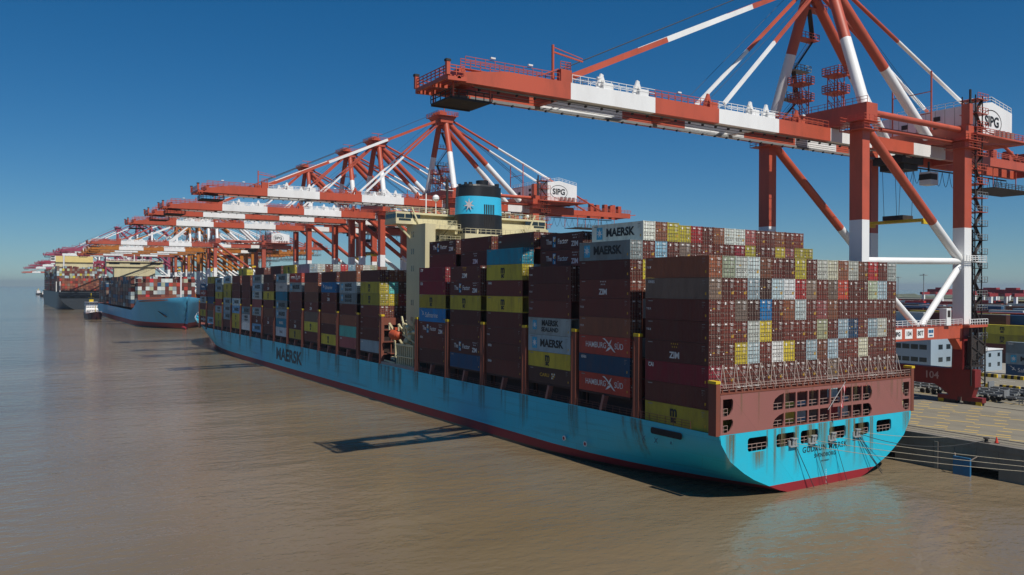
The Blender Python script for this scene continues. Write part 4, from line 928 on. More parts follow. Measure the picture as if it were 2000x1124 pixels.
    for s_ in (-1, 1):
        ap = (s_ * 2.3, -30.4, 84.4)
        cpart('mast_leg', lambda mb: twotone(mb, ap, (s_ * 10, -29.6, 60.5), .98, .47, 0, 1, 16), root)
        cpart('back_leg', lambda mb: twotone(mb, (s_ * 2.2, -31.4, 84.0), (s_ * 4.4, -59.4, 58.6), .95, .52, 0, 1, 16), root)
        cpart('back_stay', lambda mb: (twotone(mb, (s_ * 2.2, -32.6, 85.0), (s_ * 4.0, -72.6, 67.6), .38, .46, 0, 1, 10), mb.tube((s_ * 4.0, -72.6, 67.6), (s_ * 4.0, -98, 56.8), .34, 8, 0)), root)
        def fs(mb):
            A = Vector((s_ * 2.2, -28.8, 85.0)); Bq = Vector((s_ * 3.9, 30.5, 58.0))
            for (t0, t1, k) in ((0, .34, 0), (.34, .68, 1), (.68, 1, 0)): mb.bar(A.lerp(Bq, t0), A.lerp(Bq, t1), .5, .8, k)
        cpart('outer_forestay', fs, root)
        def fi(mb):
            A = Vector((s_ * 2.0, -28.8, 84.2)); Bq = Vector((s_ * 3.9, -.8, 58.2)); mb.bar(A, A.lerp(Bq, .52), .42, .6, 0); mb.bar(A.lerp(Bq, .52), Bq, .42, .6, 1)
        cpart('inner_forestay', fi, root)
    def apex(mb):
        mb.box(-3.6, 3.6, -32.6, -27.8, 83.8, 85.6, 0); mb.box(-4.6, 4.6, -34.0, -26.4, 86.0, 86.2, 0)
        mb.rail([(-4.6, -34, 86.2), (-4.6, -26.4, 86.2), (4.6, -26.4, 86.2), (4.6, -34, 86.2), (-4.6, -34, 86.2)], 1.2, 1.3, .05, 0, 3)
        for u in (-2.6, -.9, .9, 2.6): mb.tube((u - .25, -28.6, 87), (u + .25, -28.6, 87), .9, 12, 0); mb.box(u - .5, u + .5, -30.4, -27.8, 86.2, 87.3, 0)
        mb.bar((0, -31, 86.2), (0, -31, 89.6), .25); mb.bar((0, -33, 89.5), (0, -28.2, 89.5), .2)
        mb.prism([(-34, 86), (-26.4, 86), (-28.5, 83.9), (-32.4, 83.9)], 'x', -3.2, 3.2, 0)
    cpart('mast_head', apex, root)
    def ropes(mb):
        for u in (-.8, -.4, .4, .8): mb.tube((u, -28, 87.4), (u, 31, 59.4), .06, 4, 2, cap=False); mb.tube((u, -30, 87.4), (u, -64, 66), .045, 4, 2, cap=False)
        for u in (-3.6, 3.2): mb.tube((u, -28, 85), (u, 3, 58), .035, 4, 2, cap=False)
        for u in (-2.2, -.8, .8, 2.2): mb.line([(u, 45, 55.2), (u, 0, 54.8), (u, -50, 55.1)], .04, 4, 2)
    cpart('hoist_ropes', ropes, root)
    def stair(mb):                                                  # zigzag stair beside the far mast leg
        A = Vector((2.3, -30.4, 84.4)); Bq = Vector((10, -29.6, 60.5)); pts = [Bq.lerp(A, t) for t in (.02, .2, .42, .66, .88)]
        for i, (p, q) in enumerate(zip(pts, pts[1:])):
            y0, y1 = -31.8, -35.2
            if i % 2: y0, y1 = y1, y0
            a = Vector((p.x, y0, p.z)); b = Vector((q.x, y1, q.z)); k = 0 if i > 1 else 3
            mb.bar(a, b, .8, .22, 2); mb.bar(a + Vector((-.4, 0, 1)), b + Vector((-.4, 0, 1)), .07, k=k); mb.bar(a + Vector((.4, 0, 1)), b + Vector((.4, 0, 1)), .07, k=k)
            mb.box(q.x - 1.1, q.x + 1.1, -35.8, -30.6, q.z - .1, q.z, k); mb.rail([(q.x - 1.1, -30.6, q.z), (q.x - 1.1, -35.8, q.z), (q.x + 1.1, -35.8, q.z)], 1.1, 1, .05, k, 2)
    cpart('mast_stairs', stair, root)
    for u in (3.6, -4.0):
        def tow(mb, u=u):
            y = -30.0; zt = 67.9
            for du in (-1, 1):
                for dy in (-1, 1): mb.bar((u + du, y + dy, 60.6), (u + du, y + dy, zt), .14, k=0)
            for z in (60.6, 62.6, 64.6):
                for du in (-1, 1): mb.bar((u + du, y - 1, z), (u + du, y + 1, z + 2), .08, k=0)
                for dy in (-1, 1): mb.bar((u - 1, y + dy, z), (u + 1, y + dy, z + 2), .08, k=0)
            for z in (63.6, 66.8):
                mb.box(u - 1.7, u + 1.7, y - 1.7, y + 1.7, z, z + .2, 0); mb.rail([(u - 1.7, y - 1.7, z + .2), (u - 1.7, y + 1.7, z + .2), (u + 1.7, y + 1.7, z + .2), (u + 1.7, y - 1.7, z + .2), (u - 1.7, y - 1.7, z + .2)], 1.3, .8, .05, 0, 3)
            for dy in (-2.2, -1.7):
                mb.bar((u, y + dy, 60.6), (u, y + dy, 66), .07, k=0)
            for i in range(12): mb.bar((u, y - 2.2, 60.8 + i * .46), (u, y - 1.7, 60.8 + i * .46), .05, k=0)
        cpart('platform_tower', tow, root)
    def gate(mb):
        for u in (-4.2, 4.2): mb.bar((u, -61, 60.2), (u, -61, 72.4), .24, k=0)
        for z in (63.8, 68.2): mb.bar((-4.2, -61, z), (4.2, -61, z), .16, k=0)
    cpart('stay_gate', gate, root)
    def house(mb):
        mb.box(-10.3, 9.0, -80.8, -64.7, 58.9, 64.9, 1)
        mb.add([(-10.3, -80.8, 64.9), (-10.3, -64.7, 64.9), (9, -64.7, 64.9), (9, -80.8, 64.9), (-10.3, -72.7, 66.3), (9, -72.7, 66.3)], [(0, 1, 4), (2, 3, 5), (1, 2, 5, 4), (3, 0, 4, 5)], 1)
        for x in range(-9, 9, 2): mb.box(x, x + .08, -64.7, -64.66, 59, 64.8, 3)
        for x, z in ((-4, 62.6), (-4, 60.8), (3, 62.0)): mb.box(x, x + 1.4, -64.69, -64.6, z, z + .95, 2)
    hs = cpart('machinery_house', house, root)
    def hplat(mb):
        mb.box(-12.6, 11, -84, -62.5, 58.4, 58.75, 0)
        mb.rail([(-12.5, -62.6, 58.75), (-12.5, -83.9, 58.75), (10.9, -83.9, 58.75)], 1.15, 1.6, .05, 0, 3); mb.rail([(-10.2, -80.7, 64.9), (-10.2, -72.7, 66.3), (-10.2, -64.8, 64.9), (8.9, -64.8, 64.9)], 1.1, 1.8, .04, 1, 2)
        for y in (-78.6, -76.8, -75.0, -73.2): mb.tube((-11.2, y, 58.8), (-11.2, y, 60.4), .5, 10, 3)
        for u in (-8, -3, 3, 8): mb.bar((u, -83, 58.3), (u, -63, 58.3), .4, .5, 0); 
        mb.bar((-10, -64, 56.9), (-12, -82, 58.3), .3); mb.box(-4.2, 4.2, -84, -63, 56.8, 57.6, 0)
        mb.box(-12.2, -10.6, -61.6, -60.4, 60.2, 64.2, 0)
    cpart('house_platform', hplat, root)
    def oval(mb):
        pts = [(3.9 * math.cos(2 * math.pi * i / 28) - 72.6, 2.5 * math.sin(2 * math.pi * i / 28) + 62.2) for i in range(28)]; q = [(3.7 * math.cos(2 * math.pi * i / 28) - 72.6, 2.32 * math.sin(2 * math.pi * i / 28) + 62.2) for i in range(28)]
        V = [(-10.33, a, b) for a, b in pts] + [(-10.33, a, b) for a, b in q]; mb.add(V, [(i, (i + 1) % 28, (i + 1) % 28 + 28, i + 28) for i in range(28)], 2)
    cpart('oval_outline', oval, hs)
    lg = link('lettering', text_mesh('SIPG', 2.9, .08, M_BLK, 1), hs, loc=(-10.35, -72.6 - CO.y, 62.2 - CO.z), rot=ROT_AFT)
    def tower(mb):                                                   # stair and lift tower behind the near landside leg
        y = -65.2; u = -10.2
        for du in (-1.3, 1.3):
            for dy in (-1.3, 1.3): mb.bar((u + du, y + dy, 12), (u + du, y + dy, 66.5), .18, k=2)
        z = 12.5; i = 0
        while z < 65:
            mb.bar((u - 1.2, y - 1.2 if i % 2 else y + 1.2, z), (u - 1.2, y + 1.2 if i % 2 else y - 1.2, z + 2.7), .65, .16, 2); mb.box(u - 1.9, u + 1.7, y - 2.4, y + 1.6, z + 2.7, z + 2.8, 2 if z < 40 else 0)
            mb.rail([(u - 1.9, y - 2.4, z + 2.8), (u - 1.9, y + 1.6, z + 2.8)], 1.1, 1, .04, 3 if z < 44 else 0, 2)
            for dy in (-1.3, 1.3): mb.bar((u - 1.3, y + dy, z), (u + 1.3, y + dy, z + 2.7), .1, k=2)
            z += 2.8; i += 1
        mb.box(u - .9, u - .6, y + 2.0, y + 2.4, 12, 67.5, 2)
        mb.box(-12.0, -9.4, -67.4, -63.4, 33.2, 33.4, 1); mb.rail([(-12, -60, 33.4), (-12, -67.4, 33.4)], 1.1, 1, .05, 1, 3)
    cpart('stair_tower', tower, root)
    cpart('lift_shaft', lambda mb: (mb.box(-9.2, -8.6, -67.6, -64.4, 20.9, 40, 3), [mb.box(-9.25, -9.2, -67.6, -64.4, z, z + .12, 2) for z in range(22, 40, 2)], mb.box(-9.3, -8.6, -67.7, -67.5, 20.9, 40, 2)), root)
    def reel(mb):
        mb.box(-12.7, -11.4, -66.6, -59.8, 20.4, 20.9, 0); mb.box(-12.6, -11.5, -66.2, -60.6, 12.6, 12.9, 2); mb.rail([(-12.7, -59.8, 20.9), (-12.7, -66.6, 20.9)], 1.1, 1, .05, 1, 2)
        mb.tube((-12.4, -64.6, 16.2), (-12.0, -64.6, 16.2), 1.7, 18, 2); mb.box(-12.4, -11.7, -62.9, -61.0, 13, 18.6, 2)
        for y in (-60.8, -63.2, -66.0): mb.bar((-12.5, y, 9), (-12.5, y, 20.4), .22, k=2)
        for z in (9.6, 12.0, 14.4, 16.8): mb.bar((-12.5, -60.8, z), (-12.5, -66.0, z + 2.4), .14, k=2); mb.bar((-12.5, -66.0, z), (-12.5, -60.8, z + 2.4), .14, k=2)
        mb.rail([(-12.5, -60.6, 12.9), (-12.5, -66.2, 12.9)], 1.1, 1, .05, 2, 2)
    cpart('cable_reel', reel, root)
    def trolley(mb):
        mb.box(-3.2, 3.2, -60, -52.5, 53.2, 54.3, 2); mb.box(-2.6, 2.6, -59, -54, 52, 53.2, 2)
        for y in (-59.5, -53): mb.box(-3.4, 3.4, y - .3, y + .3, 54.3, 54.8, 2)
        for u in (-2, 2):
            for y in (-58.5, -54): mb.tube((u, y, 52.2), (u * .8, y, 42.6), .05, 4, 2, cap=False)
    tr = cpart('trolley', trolley, root)
    cpart('operator_cab', lambda mb: (mb.box(-4.6, -2.2, -63, -60.2, 49.2, 51.8, 1), mb.box(-4.64, -2.16, -62.6, -60.16, 50.2, 51.4, 2), mb.bar((-3.4, -61.6, 51.8), (-3.4, -61.6, 54), .3, k=2)), tr)
    cpart('spreader', lambda mb: (mb.box(-6.1, 6.1, -57.4, -55.0, 41.4, 41.9, 4), mb.box(-2.2, 2.2, -58, -54.4, 41.9, 42.8, 2), [mb.box(u - .25, u + .25, -57.5, -54.9, 40.8, 41.5, 4) for u in (-6, 6)]), tr)
    def fest(mb):
        for s_ in (1,):
            for i in range(16):
                y0 = -64 - i * 2.9; pts = [(4.8, y0 - 2.9 * t / 8, 54.3 - 3.2 * math.sin(math.pi * t / 8)) for t in range(9)]; mb.line(pts, .06, 4, 2)
        mb.bar((4.8, -62, 54.5), (4.8, -110, 54.5), .2, .3, 2)
        for y in (-86, -96, -104): 
            for u in (-4, 4): mb.bar((u, y, 54.8), (u, y, 50.5), .15, k=0)
        mb.box(-4.4, 4.4, -107, -86, 50.3, 50.45, 2); mb.rail([(-4.4, -86, 50.4), (-4.4, -107, 50.4)], 1.1, 1.5, .05, 2, 3)
        for y in (-104, -108, -97): mb.box(-2.6, -1.0, y - .8, y + .8, 56.8, 59.6, 0); mb.box(1.0, 2.6, y - .8, y + .8, 56.8, 60.4, 0)
        mb.rail([(-4.6, -84, 56.9), (-4.6, -112, 56.9)], 1.1, 1.6, .05, 0, 3); mb.bar((-3.9, -112, 56), (-3.9, -115, 56.4), .3)
    cpart('festoon_cable', fest, root)
    cpart('control_box', lambda mb: mb.box(-11.4, -10.0, -55.6, -54.0, 20.9, 24.2, 1), root)
    cpart('window', lambda mb: mb.box(-11.44, -11.39, -55.3, -54.3, 22.5, 23.8, 2), root)
    def lamps(mb):
        for y in (44, 38, 26, 10, -6, -20): mb.box(-4.75, -4.45, y - .35, y + .35, 58.3, 58.5, 1)
    cpart('floodlight', lamps, root)
    return root
def hid(h): c = lin(h); return (c[0], c[1], c[2], 1)
def recolor(o, c):
    for ch in o.children: ch.color = c; recolor(ch, c)
CR = make_crane(); ORG = '#b8543c'
cranes = [(21.4, 0, 1, ORG, 'huge red and white quay crane nearest the camera, boom reaching over the stern containers'),
          (172, 0, 1, '#b34d33', 'red and white quay crane rising behind the blue banded funnel'),
          (229, 0, 1, '#b34d33', 'red and white quay crane next forward of the one behind the funnel'),
          (260.5, 0, 1, '#b34d33', 'red and white quay crane, second forward of the funnel crane'),
          (316, 0, 1, '#b34d33', 'red and white quay crane over the bow of the long light blue ship'),
          (522, -2, 1, '#ab4e3a', 'red and white quay crane with its white house visible under the nearer booms'),
          (566, -6, .96, '#b06a1e', 'ochre orange and white quay crane, nearest of the ochre ones'),
          (608, -8, .96, '#b06a1e', 'second ochre orange quay crane beyond the red and white row'),
          (655, -10, .97, '#b06a1e', 'third ochre orange quay crane, farther along the berth'),
          (725, -12, .98, '#a85232', 'rusty orange quay crane just beyond the ochre ones'),
          (800, -2, 1.1, '#98405a', 'crimson quay crane farthest up the sky among the distant ones'),
          (905, -3, 1.14, '#98405a', 'crimson distant quay crane beyond the first crimson one'),
          (1045, 0, 1.16, '#983a54', 'crimson distant quay crane above the far dark ship'),
          (1165, 0, 1.04, '#962a44', 'deep red distant quay crane beyond the far dark ship'),
          (1240, 2, 1.04, '#962a44', 'deep red distant quay crane, second beyond the far dark ship'),
          (1480, 2, 1.06, '#983a54', 'small crimson quay crane near the far end of the berth'),
          (1690, 4, 1.05, '#983a54', 'small crimson quay crane, last but one of its colour'),
          (1990, 0, .96, '#b35440', 'tiny pale red quay crane, farthest along the berth')]
for i, (x, dy, sc, col, lab) in enumerate(cranes):
    c = CR if i == 0 else copy_tree(CR)
    c.location = (x, CO.y + dy, CO.z); c.scale = (1 if sc < 1.02 else 1, 1, sc); 
    if i == 0: c.location.z = CO.z - .12
    if i: [setattr(k_.location, 'y', k_.location.y + random.choice((0, 3, 9, 16, 24))) for k_ in c.children if k_.name.startswith('trolley')]
    recolor(c, hid(col)); tag(c, lab, 'crane', 'quay cranes along the berth')
sb = [ch for ch in CR.children if ch.name.startswith('portal_beam')][0]
def panel(y, w_, s, size, k=1.0, par=None, u=-10.92, z=19.6, h=1.75, m_=M_BLK, bold=.01):
    mb = MB(); mb.off = CO; mb.box(u - .03, u, y - w_ / 2, y + w_ / 2, z - h / 2, z + h / 2, 0); mb.build('sign_panel', [M_CWHITE], par)
    link('lettering', text_mesh(s, size, bold, m_, k), par, loc=(u - .04, y - CO.y, z - CO.z), rot=ROT_AFT)
panel(-38.4, 3.0, 'SIPG', 1.05, 1.0, sb, bold=.05); panel(-42.1, 2.4, '104', 1.25, .95, sb, bold=.03); panel(-45.9, 2.4, '80T', 1.25, .95, sb, bold=.03)
mb = MB(); mb.off = CO; mb.box(-10.95, -10.92, -50.4, -48.4, 18.75, 20.45, 0); mb.build('sign_panel', [M_CWHITE], sb)
mb = MB(); mb.off = CO
for a, b, c_, d in ((-50.2, -49.6, 19.6, 20.2), (-49.5, -48.9, 19.6, 20.2), (-48.85, -48.6, 19.6, 20.2), (-50.0, -48.8, 19.0, 19.25)): mb.box(-10.98, -10.95, a, b, c_, d, 0)
mb.build('logo_mark', [M_BLUEF], sb)
ss = [ch for ch in CR.children if ch.name.startswith('sill_beam')][1]
link('lettering', text_mesh('104', 2.0, .03, mat('faded_white', lin('#b79a96')), 1.0), ss, loc=(-4.6, LS + 1.115 - CO.y, 10.4 - CO.z), rot=ROT_PORT)
gg = [ch for ch in CR.children if ch.name.startswith('boom_girder')][0]
# number on the second crane's rear girder
c2 = [o for o in bpy.data.objects if o.name.startswith('quay_crane') and abs(o.location.x - 172) < .1][0]
g2 = [ch for ch in c2.children if ch.name.startswith('boom_girder')][0]
link('lettering', text_mesh('105', 1.5, .03, M_BLK, 1.0), g2, loc=(-4.43, -72 - CO.y, 55.9 - CO.z), rot=ROT_AFT)

# ------------------------------------------------------------------ second blue ship, bow towards us
def ship_empty(name, loc, rz, label, cat='container ship', grp='ships moored along the quay'):
    o = empty(name, loc); o.rotation_euler = (0, 0, rz); return tag(o, label, cat, grp)
SB = ship_empty('container_ship', (455 + 320, -1, 0), math.pi, 'second light blue container ship, bow towards us beyond the first one')
deckB = lambda x: interp(x, [(-5, 11), (240, 10.4), (252, 12.5), (268, 17.6), (300, 18.6), (320, 20.5)])
PB = dict(B=21.4, run=40, tz=1, fz=18, xs0=225, xs1=268, xe0=309, xe1=320, L=322, deck=deckB, boot=lambda x: 3.6, bul=lambda x: interp(x, [(250, .2), (270, 1.2)]))
hull_mesh(PB, 'hull', SB, [mat('hull_blue_far', lin('#4aa6cc'), rough=.5, wear=.3, scale=.12, dirt=(.10, .22, .25), stretch=(1, 1, .2)), M_REDH, M_DECKRED, M_SCUM])
mb = MB(); mb.tube((300, 0, 17), (300, 0, 36), .5, 8, 0); mb.build('foremast', [M_CWHITE], SB)
mb = MB(); mb.box(252, 254, -19, 19, 16, 19.5, 0); mb.build('breakwater', [M_DECKRED], SB)
mb = MB(); mb.tube((306, 0, 1.2), (318, 0, .6), 1.4, 12, 0, .7); mb.build('bulbous_bow', [M_REDH], SB)
mb = MB()
for s_ in (-1, 1): mb.bar((294, s_ * 13.3, 12), (302, s_ * 9.2, 7.5), 1.0, .5, 0)
mb.build('anchor', [M_CDARK], SB)
mb = MB(); mb.box(88, 98, -16, 16, 11, 43, 0); mb.box(90, 99, -22, 22, 43, 47, 0); mb.box(89, 100, -22.3, 22.3, 47, 47.8, 0)
o = mb.build('accommodation_block', M_CREAM, SB)
mb = MB()
for y0, y1 in ((-20, -12), (-4, 4), (12, 20)): mb.box(99.0, 99.05, y0, y1, 45, 46.4)
mb.box(98.9, 99.04, -22, 22, 46.5, 46.9); mb.build('window', M_GLASS, o)
mb = MB(); mb.rail([(99.5, -22, 47.8), (99.5, 22, 47.8)], 1.4, 3, .12, 0, 2); mb.tube((94, 0, 47.8), (94, 0, 56), .4, 6, 0); mb.tube((94, -8, 47.8), (94, -8, 52), .25, 6, 0); mb.tube((96, 6, 47.8), (96, 6, 54), .2, 6, 0); mb.build('radar_mast', M_CWHITE, SB)
mb = MB(); mb.box(60, 72, -6, 6, 11, 48, 0); mb.box(60, 72, -6.1, 6.1, 42, 46, 1); mb.build('funnel', [M_FUNNEL, M_STAR], SB)
mb = MB(); rndB = random.Random(12); mrnd = rndB
keyB = 'MMRWDWGNHHMWKMWOBIGMBKM'
for bi, x in enumerate([238 - 14.6 * i for i in range(15)]):
    if 62 < x + 12 and x < 104 and x > 78: continue
    nt_ = 8 if bi else 7
    for c in range(-8, 9):
        if bi == 0 and abs(c) > 7: continue
        hh = nt_ - (1 if rndB.random() < .15 else 0)
        for t in range(hh): mass_box(mb, x, c * PITCH, 13.0 + t * 2.75 - (1.0 if bi else 0), 12.19, 2.6, tilt=False, key=keyB if bi < 2 else 'MKKNDMGDB')
tag(mb.build('stacked_containers', M_CSTUFF), 'red, white and dark containers piled on the second blue ship', 'containers', kind='stuff')
bpy.context.view_layer.update()
q = [o for o in bpy.data.objects if o.name.startswith('stacked_containers')][-1]
q.rotation_euler = (0, 0, math.pi); q.location = (775, -1, 0)

# third, dark ship seen from its stern quarter
SC = ship_empty('container_ship', (937, 15.5, 0), 0, 'dark grey container ship beyond the second blue one, stern towards us')
PC = dict(B=25.5, run=40, tz=.5, fz=20, xs0=300, xs1=340, xe0=385, xe1=398, L=400, deck=lambda x: 19.6, boot=lambda x: .8, bul=lambda x: .2)
hull_mesh(PC, 'hull', SC, [mat('hull_dark_grey', lin('#3f4e58'), rough=.5, wear=.35, scale=.06, dirt=(.12, .14, .15), stretch=(1, 1, .1)), M_CDARK, M_DECKRED, M_SCUM])
mb = MB(); o_ = [(interp(z * .5, TRANS) / 21.4 * 25.5, z) for z in (-2, 0, 1, 2.5, 5, 7, 10, 13, 16, 19.6)]
mb.prism([(a, b) for a, b in o_] + [(-a, b) for a, b in reversed(o_)], 'x', -2.4, -2.1, 0); mb.build('transom', [mat('transom_dark', lin('#252d34'), rough=.6, wear=.2)], SC)
mb = MB()
for y in (-20, -10, 2, 12, 20): mb.box(-2.46, -2.38, y - 2.4, y + 2.4, 12.5, 14.5)
mb.build('mooring_port', M_DARK, SC)
mb = MB(); mb.box(150, 162, -22, 20, 20, 56, 1); mb.box(148.5, 164, -22, 20, 56, 66, 0); mb.box(150, 163, 20, 25.5, 57, 66.5, 2); mb.box(149.6, 150, 21, 25, 59, 60.6, 3); mb.box(149.6, 150, 21, 25, 62, 63.4, 3)
mb.build('accommodation_block', [mat('sand_panel', lin('#d9c37e'), wear=.15, scale=.1), M_CREAM, M_CWHITE, M_GLASS], SC)
mb = MB(); mb.tube((70, 16, 20), (70, 16, 62), .9, 8, 0); mb.bar((-1, 24, 19), (-1, 24, 31), .8, k=0); mb.bar((40, 25.3, 19), (40, 25.3, 31), .8, k=0); mb.build('lashing_mast', M_CWHITE, SC)
mb = MB(); mrnd = random.Random(31)
for bi in range(22):
    x = 2 + bi * 14.8; nt_ = (5 if bi < 3 else 9)
    if 136 < x < 165: continue
    for c in range(-9, 10):
        for t in range(nt_ + (1 if mrnd.random() < .3 else 0)): mass_box(mb, x, c * PITCH * 1.04, 20.2 + t * 2.9, 12.19, 2.7, tilt=False, key='BBHBMBHBBDM' if t < 5 else 'MDGWIOMBMYWD')
q = tag(mb.build('stacked_containers', M_CSTUFF), 'rust and grey containers piled on the far dark ship', 'containers', kind='stuff'); q.location = (937, 15.5, 0)

# small bunker vessel alongside
def small_ship(loc, rz, label, L=52, hullc='#4a1f22', cat='small ship', sc=1.0, name='bunker_vessel'):
    r = ship_empty(name, loc, rz, label, cat, 'small working vessels'); r.scale = (sc, sc, sc)
    mb = MB(); pl = [(-26, 4.6), (-24, 5.4), (14, 5.4), (21, 3.8), (25, 1.4), (27, 0)]
    top = [(x, y, 4.2 + max(0, (x - 12)) * .14) for x, y in pl]; bot = [(x * .94, y * .85, -1.2) for x, y in pl]; nn = len(pl)
    for s_ in (1, -1):
        V = [(x, s_ * y, z) for x, y, z in top + bot]; mb.add(V, [(i, i + 1, i + 1 + nn, i + nn) for i in range(nn - 1)], 0)
    mb.add([(x, y, z - .6) for x, y, z in top] + [(x, -y, z - .6) for x, y, z in reversed(top)], [tuple(range(2 * nn))], 1)
    mb.add([(-26, 4.6, 4.2), (-26, -4.6, 4.2), (-24.4, -3.9, -1.2), (-24.4, 3.9, -1.2)], [(0, 1, 2, 3)], 0)
    mb.build('hull', [mat('small_hull_' + hullc[1:], lin(hullc), wear=.4, scale=.3), M_DECKRED], r)
    mb = MB(); mb.box(-23, -10, -4.6, 4.6, 3.6, 7.4); mb.box(-22.4, -11.5, -4.3, 4.3, 7.4, 10.2); mb.box(-21.6, -13, -4.6, 4.6, 10.2, 13.0); mb.box(-21.8, -12.6, -4.8, 4.8, 13.0, 13.3); h = mb.build('deckhouse', M_CWHITE, r)
    mb = MB()
    for z, x0, x1 in ((11.3, -21.65, -12.95), (8.5, -22.45, -11.45), (5.4, -23.05, -9.95)):
        for i in range(7): y = -3.9 + i * 1.25; mb.box(x0, x0 + .05, y, y + .8, z, z + .9); mb.box(x1 - .05, x1, y, y + .8, z, z + .9)
        for i in range(7): x = x0 + .8 + i * 1.15; mb.box(x, x + .7, -4.85 if z > 11 else -4.63, 4.85 if z > 11 else 4.63, z, z + .8)
    mb.build('window', M_GLASS, h)
    mb = MB(); mb.tube((-17, 0, 13.3), (-17, 0, 20.5), .35, 6); mb.bar((-17, -2.2, 17), (-17, 2.2, 17), .25); mb.box(-18.6, -15.6, -1.6, 1.6, 13.3, 15.4); mb.tube((16, 0, 4), (16, 0, 11), .2, 6); mb.build('mast', [M_YEL], r)
    mb = MB(); mb.rail([(-9, 5.2, 4.1), (20, 4.2, 5.2)], 1.1, 1.5, .06); mb.rail([(-9, -5.2, 4.1), (20, -4.2, 5.2)], 1.1, 1.5, .06)
    for x in (-4, 3, 9): mb.tube((x, 1.5, 3.6), (x, 1.5, 5), .9, 10); mb.bar((x - 2, -2.5, 4.6), (x + 3, -2.5, 4.9), .5)
    mb.build('deck_gear', [M_CWHITE], r)
    return r
small_ship((668, 31.5, 0), math.pi, 'small white and dark red bunker vessel alongside the second blue ship')
small_ship((1990, 9, 0), math.pi * .93, 'tiny white-topped tug nearer the shore in the far distance', 40, '#23282c', 'tug', .9, 'tug_boat')
small_ship((2330, 3, 0), math.pi * 1.05, 'tiny tug farthest out, ahead of the other tug', 40, '#23282c', 'tug', .9, 'tug_boat')

# ------------------------------------------------------------------ quay furniture
def fender(x, lab):
    r = empty('quay_fender', (x, QY, 0)); tag(r, lab, 'fender', 'fenders on the quay wall')
    mb = MB(); mb.box(-1.25, 1.25, .9, 1.3, -1.4, 2.7); mb.build('face_panel', M_BLUEF, r)
    mb = MB(); mb.tube((0, -.2, 1.2), (0, .95, 1.2), .75, 14); mb.build('rubber_cone', M_DARK, r)
    mb = MB()
    for s_ in (-1, 1):
        for i in range(7): t = i / 7; mb.tube((s_ * (1.1 + .6 * t), .9 - t * 1.0, 2.3 + t * .7), (s_ * (1.1 + .6 * (t + .1)), .9 - (t + .1), 2.3 + (t + .1) * .7), .09, 6)
    mb.build('chain', M_ROD, r)
fender(-9.8, 'blue faced fender hanging on the quay wall near the stern ropes')
for x in (-29.5, 6.5, 38, 70): fender(x, {-29.5: 'blue fender out past the lowest mooring rope', 6.5: 'blue fender in the gap behind the stern corner', 38: 'fender hidden behind the hull amidships', 70: 'fender behind the hull farther forward'}[x]) if x in () else None
mb = MB(); mb.tube((0, 0, 0), (0, 0, .55), .28, 12, 0, .22); mb.tube((0, 0, .55), (0, 0, .75), .42, 12, 0, .38); mb.box(-.5, .5, -.4, .4, 0, .06)
o = mb.build('mooring_bollard', M_CDARK); o.location = (-12.3, QY - .9, QZ); tag(o, 'dark iron bollard on the quay edge next to the small red cone', 'bollard')
r = empty('traffic_cone', (-13.4, QY - 1.6, QZ)); tag(r, 'small red traffic cone standing near the bollard', 'traffic cone')
mb = MB(); mb.tube((0, 0, .06), (0, 0, .95), .26, 12, 0, .05); mb.build('cone_body', mat('cone_red', lin('#c8341f')), r)
mb = MB(); mb.box(-.32, .32, -.32, .32, 0, .06); mb.build('base', M_DARK, r)

def plain_container(x, y, z, ck, lab, design=None, h=HC, name_grp='containers in the yard', doors=True):
    return container(x, y, z, ck, lab, design, doors, h, True, name_grp, False, False)
G0 = QZ + .01
# near yard stacks
yard = [(21.2, -126.5, 0, 'N', 'saf', 'bright blue container on the ground under the grey star-lettered one in the yard'), (21.2, -126.5, 1, 'G', 'mk', 'grey star-lettered container in the middle of the yard stack'),
        (21.2, -126.5, 2, 'G', 'sm', 'grey container topping the nearest yard stack'),
        (44, -160, 3, 'Y', 'msc', 'mustard yellow yard container, upper one of the stacked yellow row'), (44, -160, 2, 'Y', 'msc', 'mustard yellow yard container, lower one of the stacked yellow row'),
        (31.4, -160, 3, 'Y', None, 'plain end-on mustard yellow container beside the upper yellow one in the yard'), (31.4, -160, 2, 'Y', None, 'plain mustard yellow container beside the lower yellow one in the yard')]
for x, y, t, ck, d, lab in yard: plain_container(x, y, G0 + t * 2.9, ck, lab, d)
mb = MB(); mrnd = random.Random(77)
for bx in (44, 31.4, 18.8, 6.2):
    for t in range(2): mass_box(mb, bx, -160, G0 + t * 2.9, 12.19, 2.88, None, False, key='MMKMBR')
for y0 in [-160 - 2.62 * k for k in range(1, 5)] + [-181 - 34 * j - 2.62 * k for j in range(9) for k in range(6)]:
    x = -60.0
    far = -y0
    while x < 80 + far * 2.4:
        if mrnd.random() < .92:
            hh = mrnd.choice((3, 3, 4, 4, 5, 5)) if far < 360 else mrnd.choice((3, 4, 4, 5)); n_ = mrnd.choice((1, 2, 3))
            for q in range(n_):
                for t in range(hh):
                    mass_box(mb, x + q * 12.7, y0, G0 + t * 2.9, 12.19, 2.86, None, False, key='MMMKKMBHRRNNGGIWWYNMKM')
            x += 12.7 * n_
        x += 12.7 * (1 if mrnd.random() < .6 else 0) + (9 if mrnd.random() < .12 else 0)
tag(mb.build('yard_containers', M_CSTUFF), 'long rows of stacked containers filling the yard behind the quay', 'containers', kind='stuff')
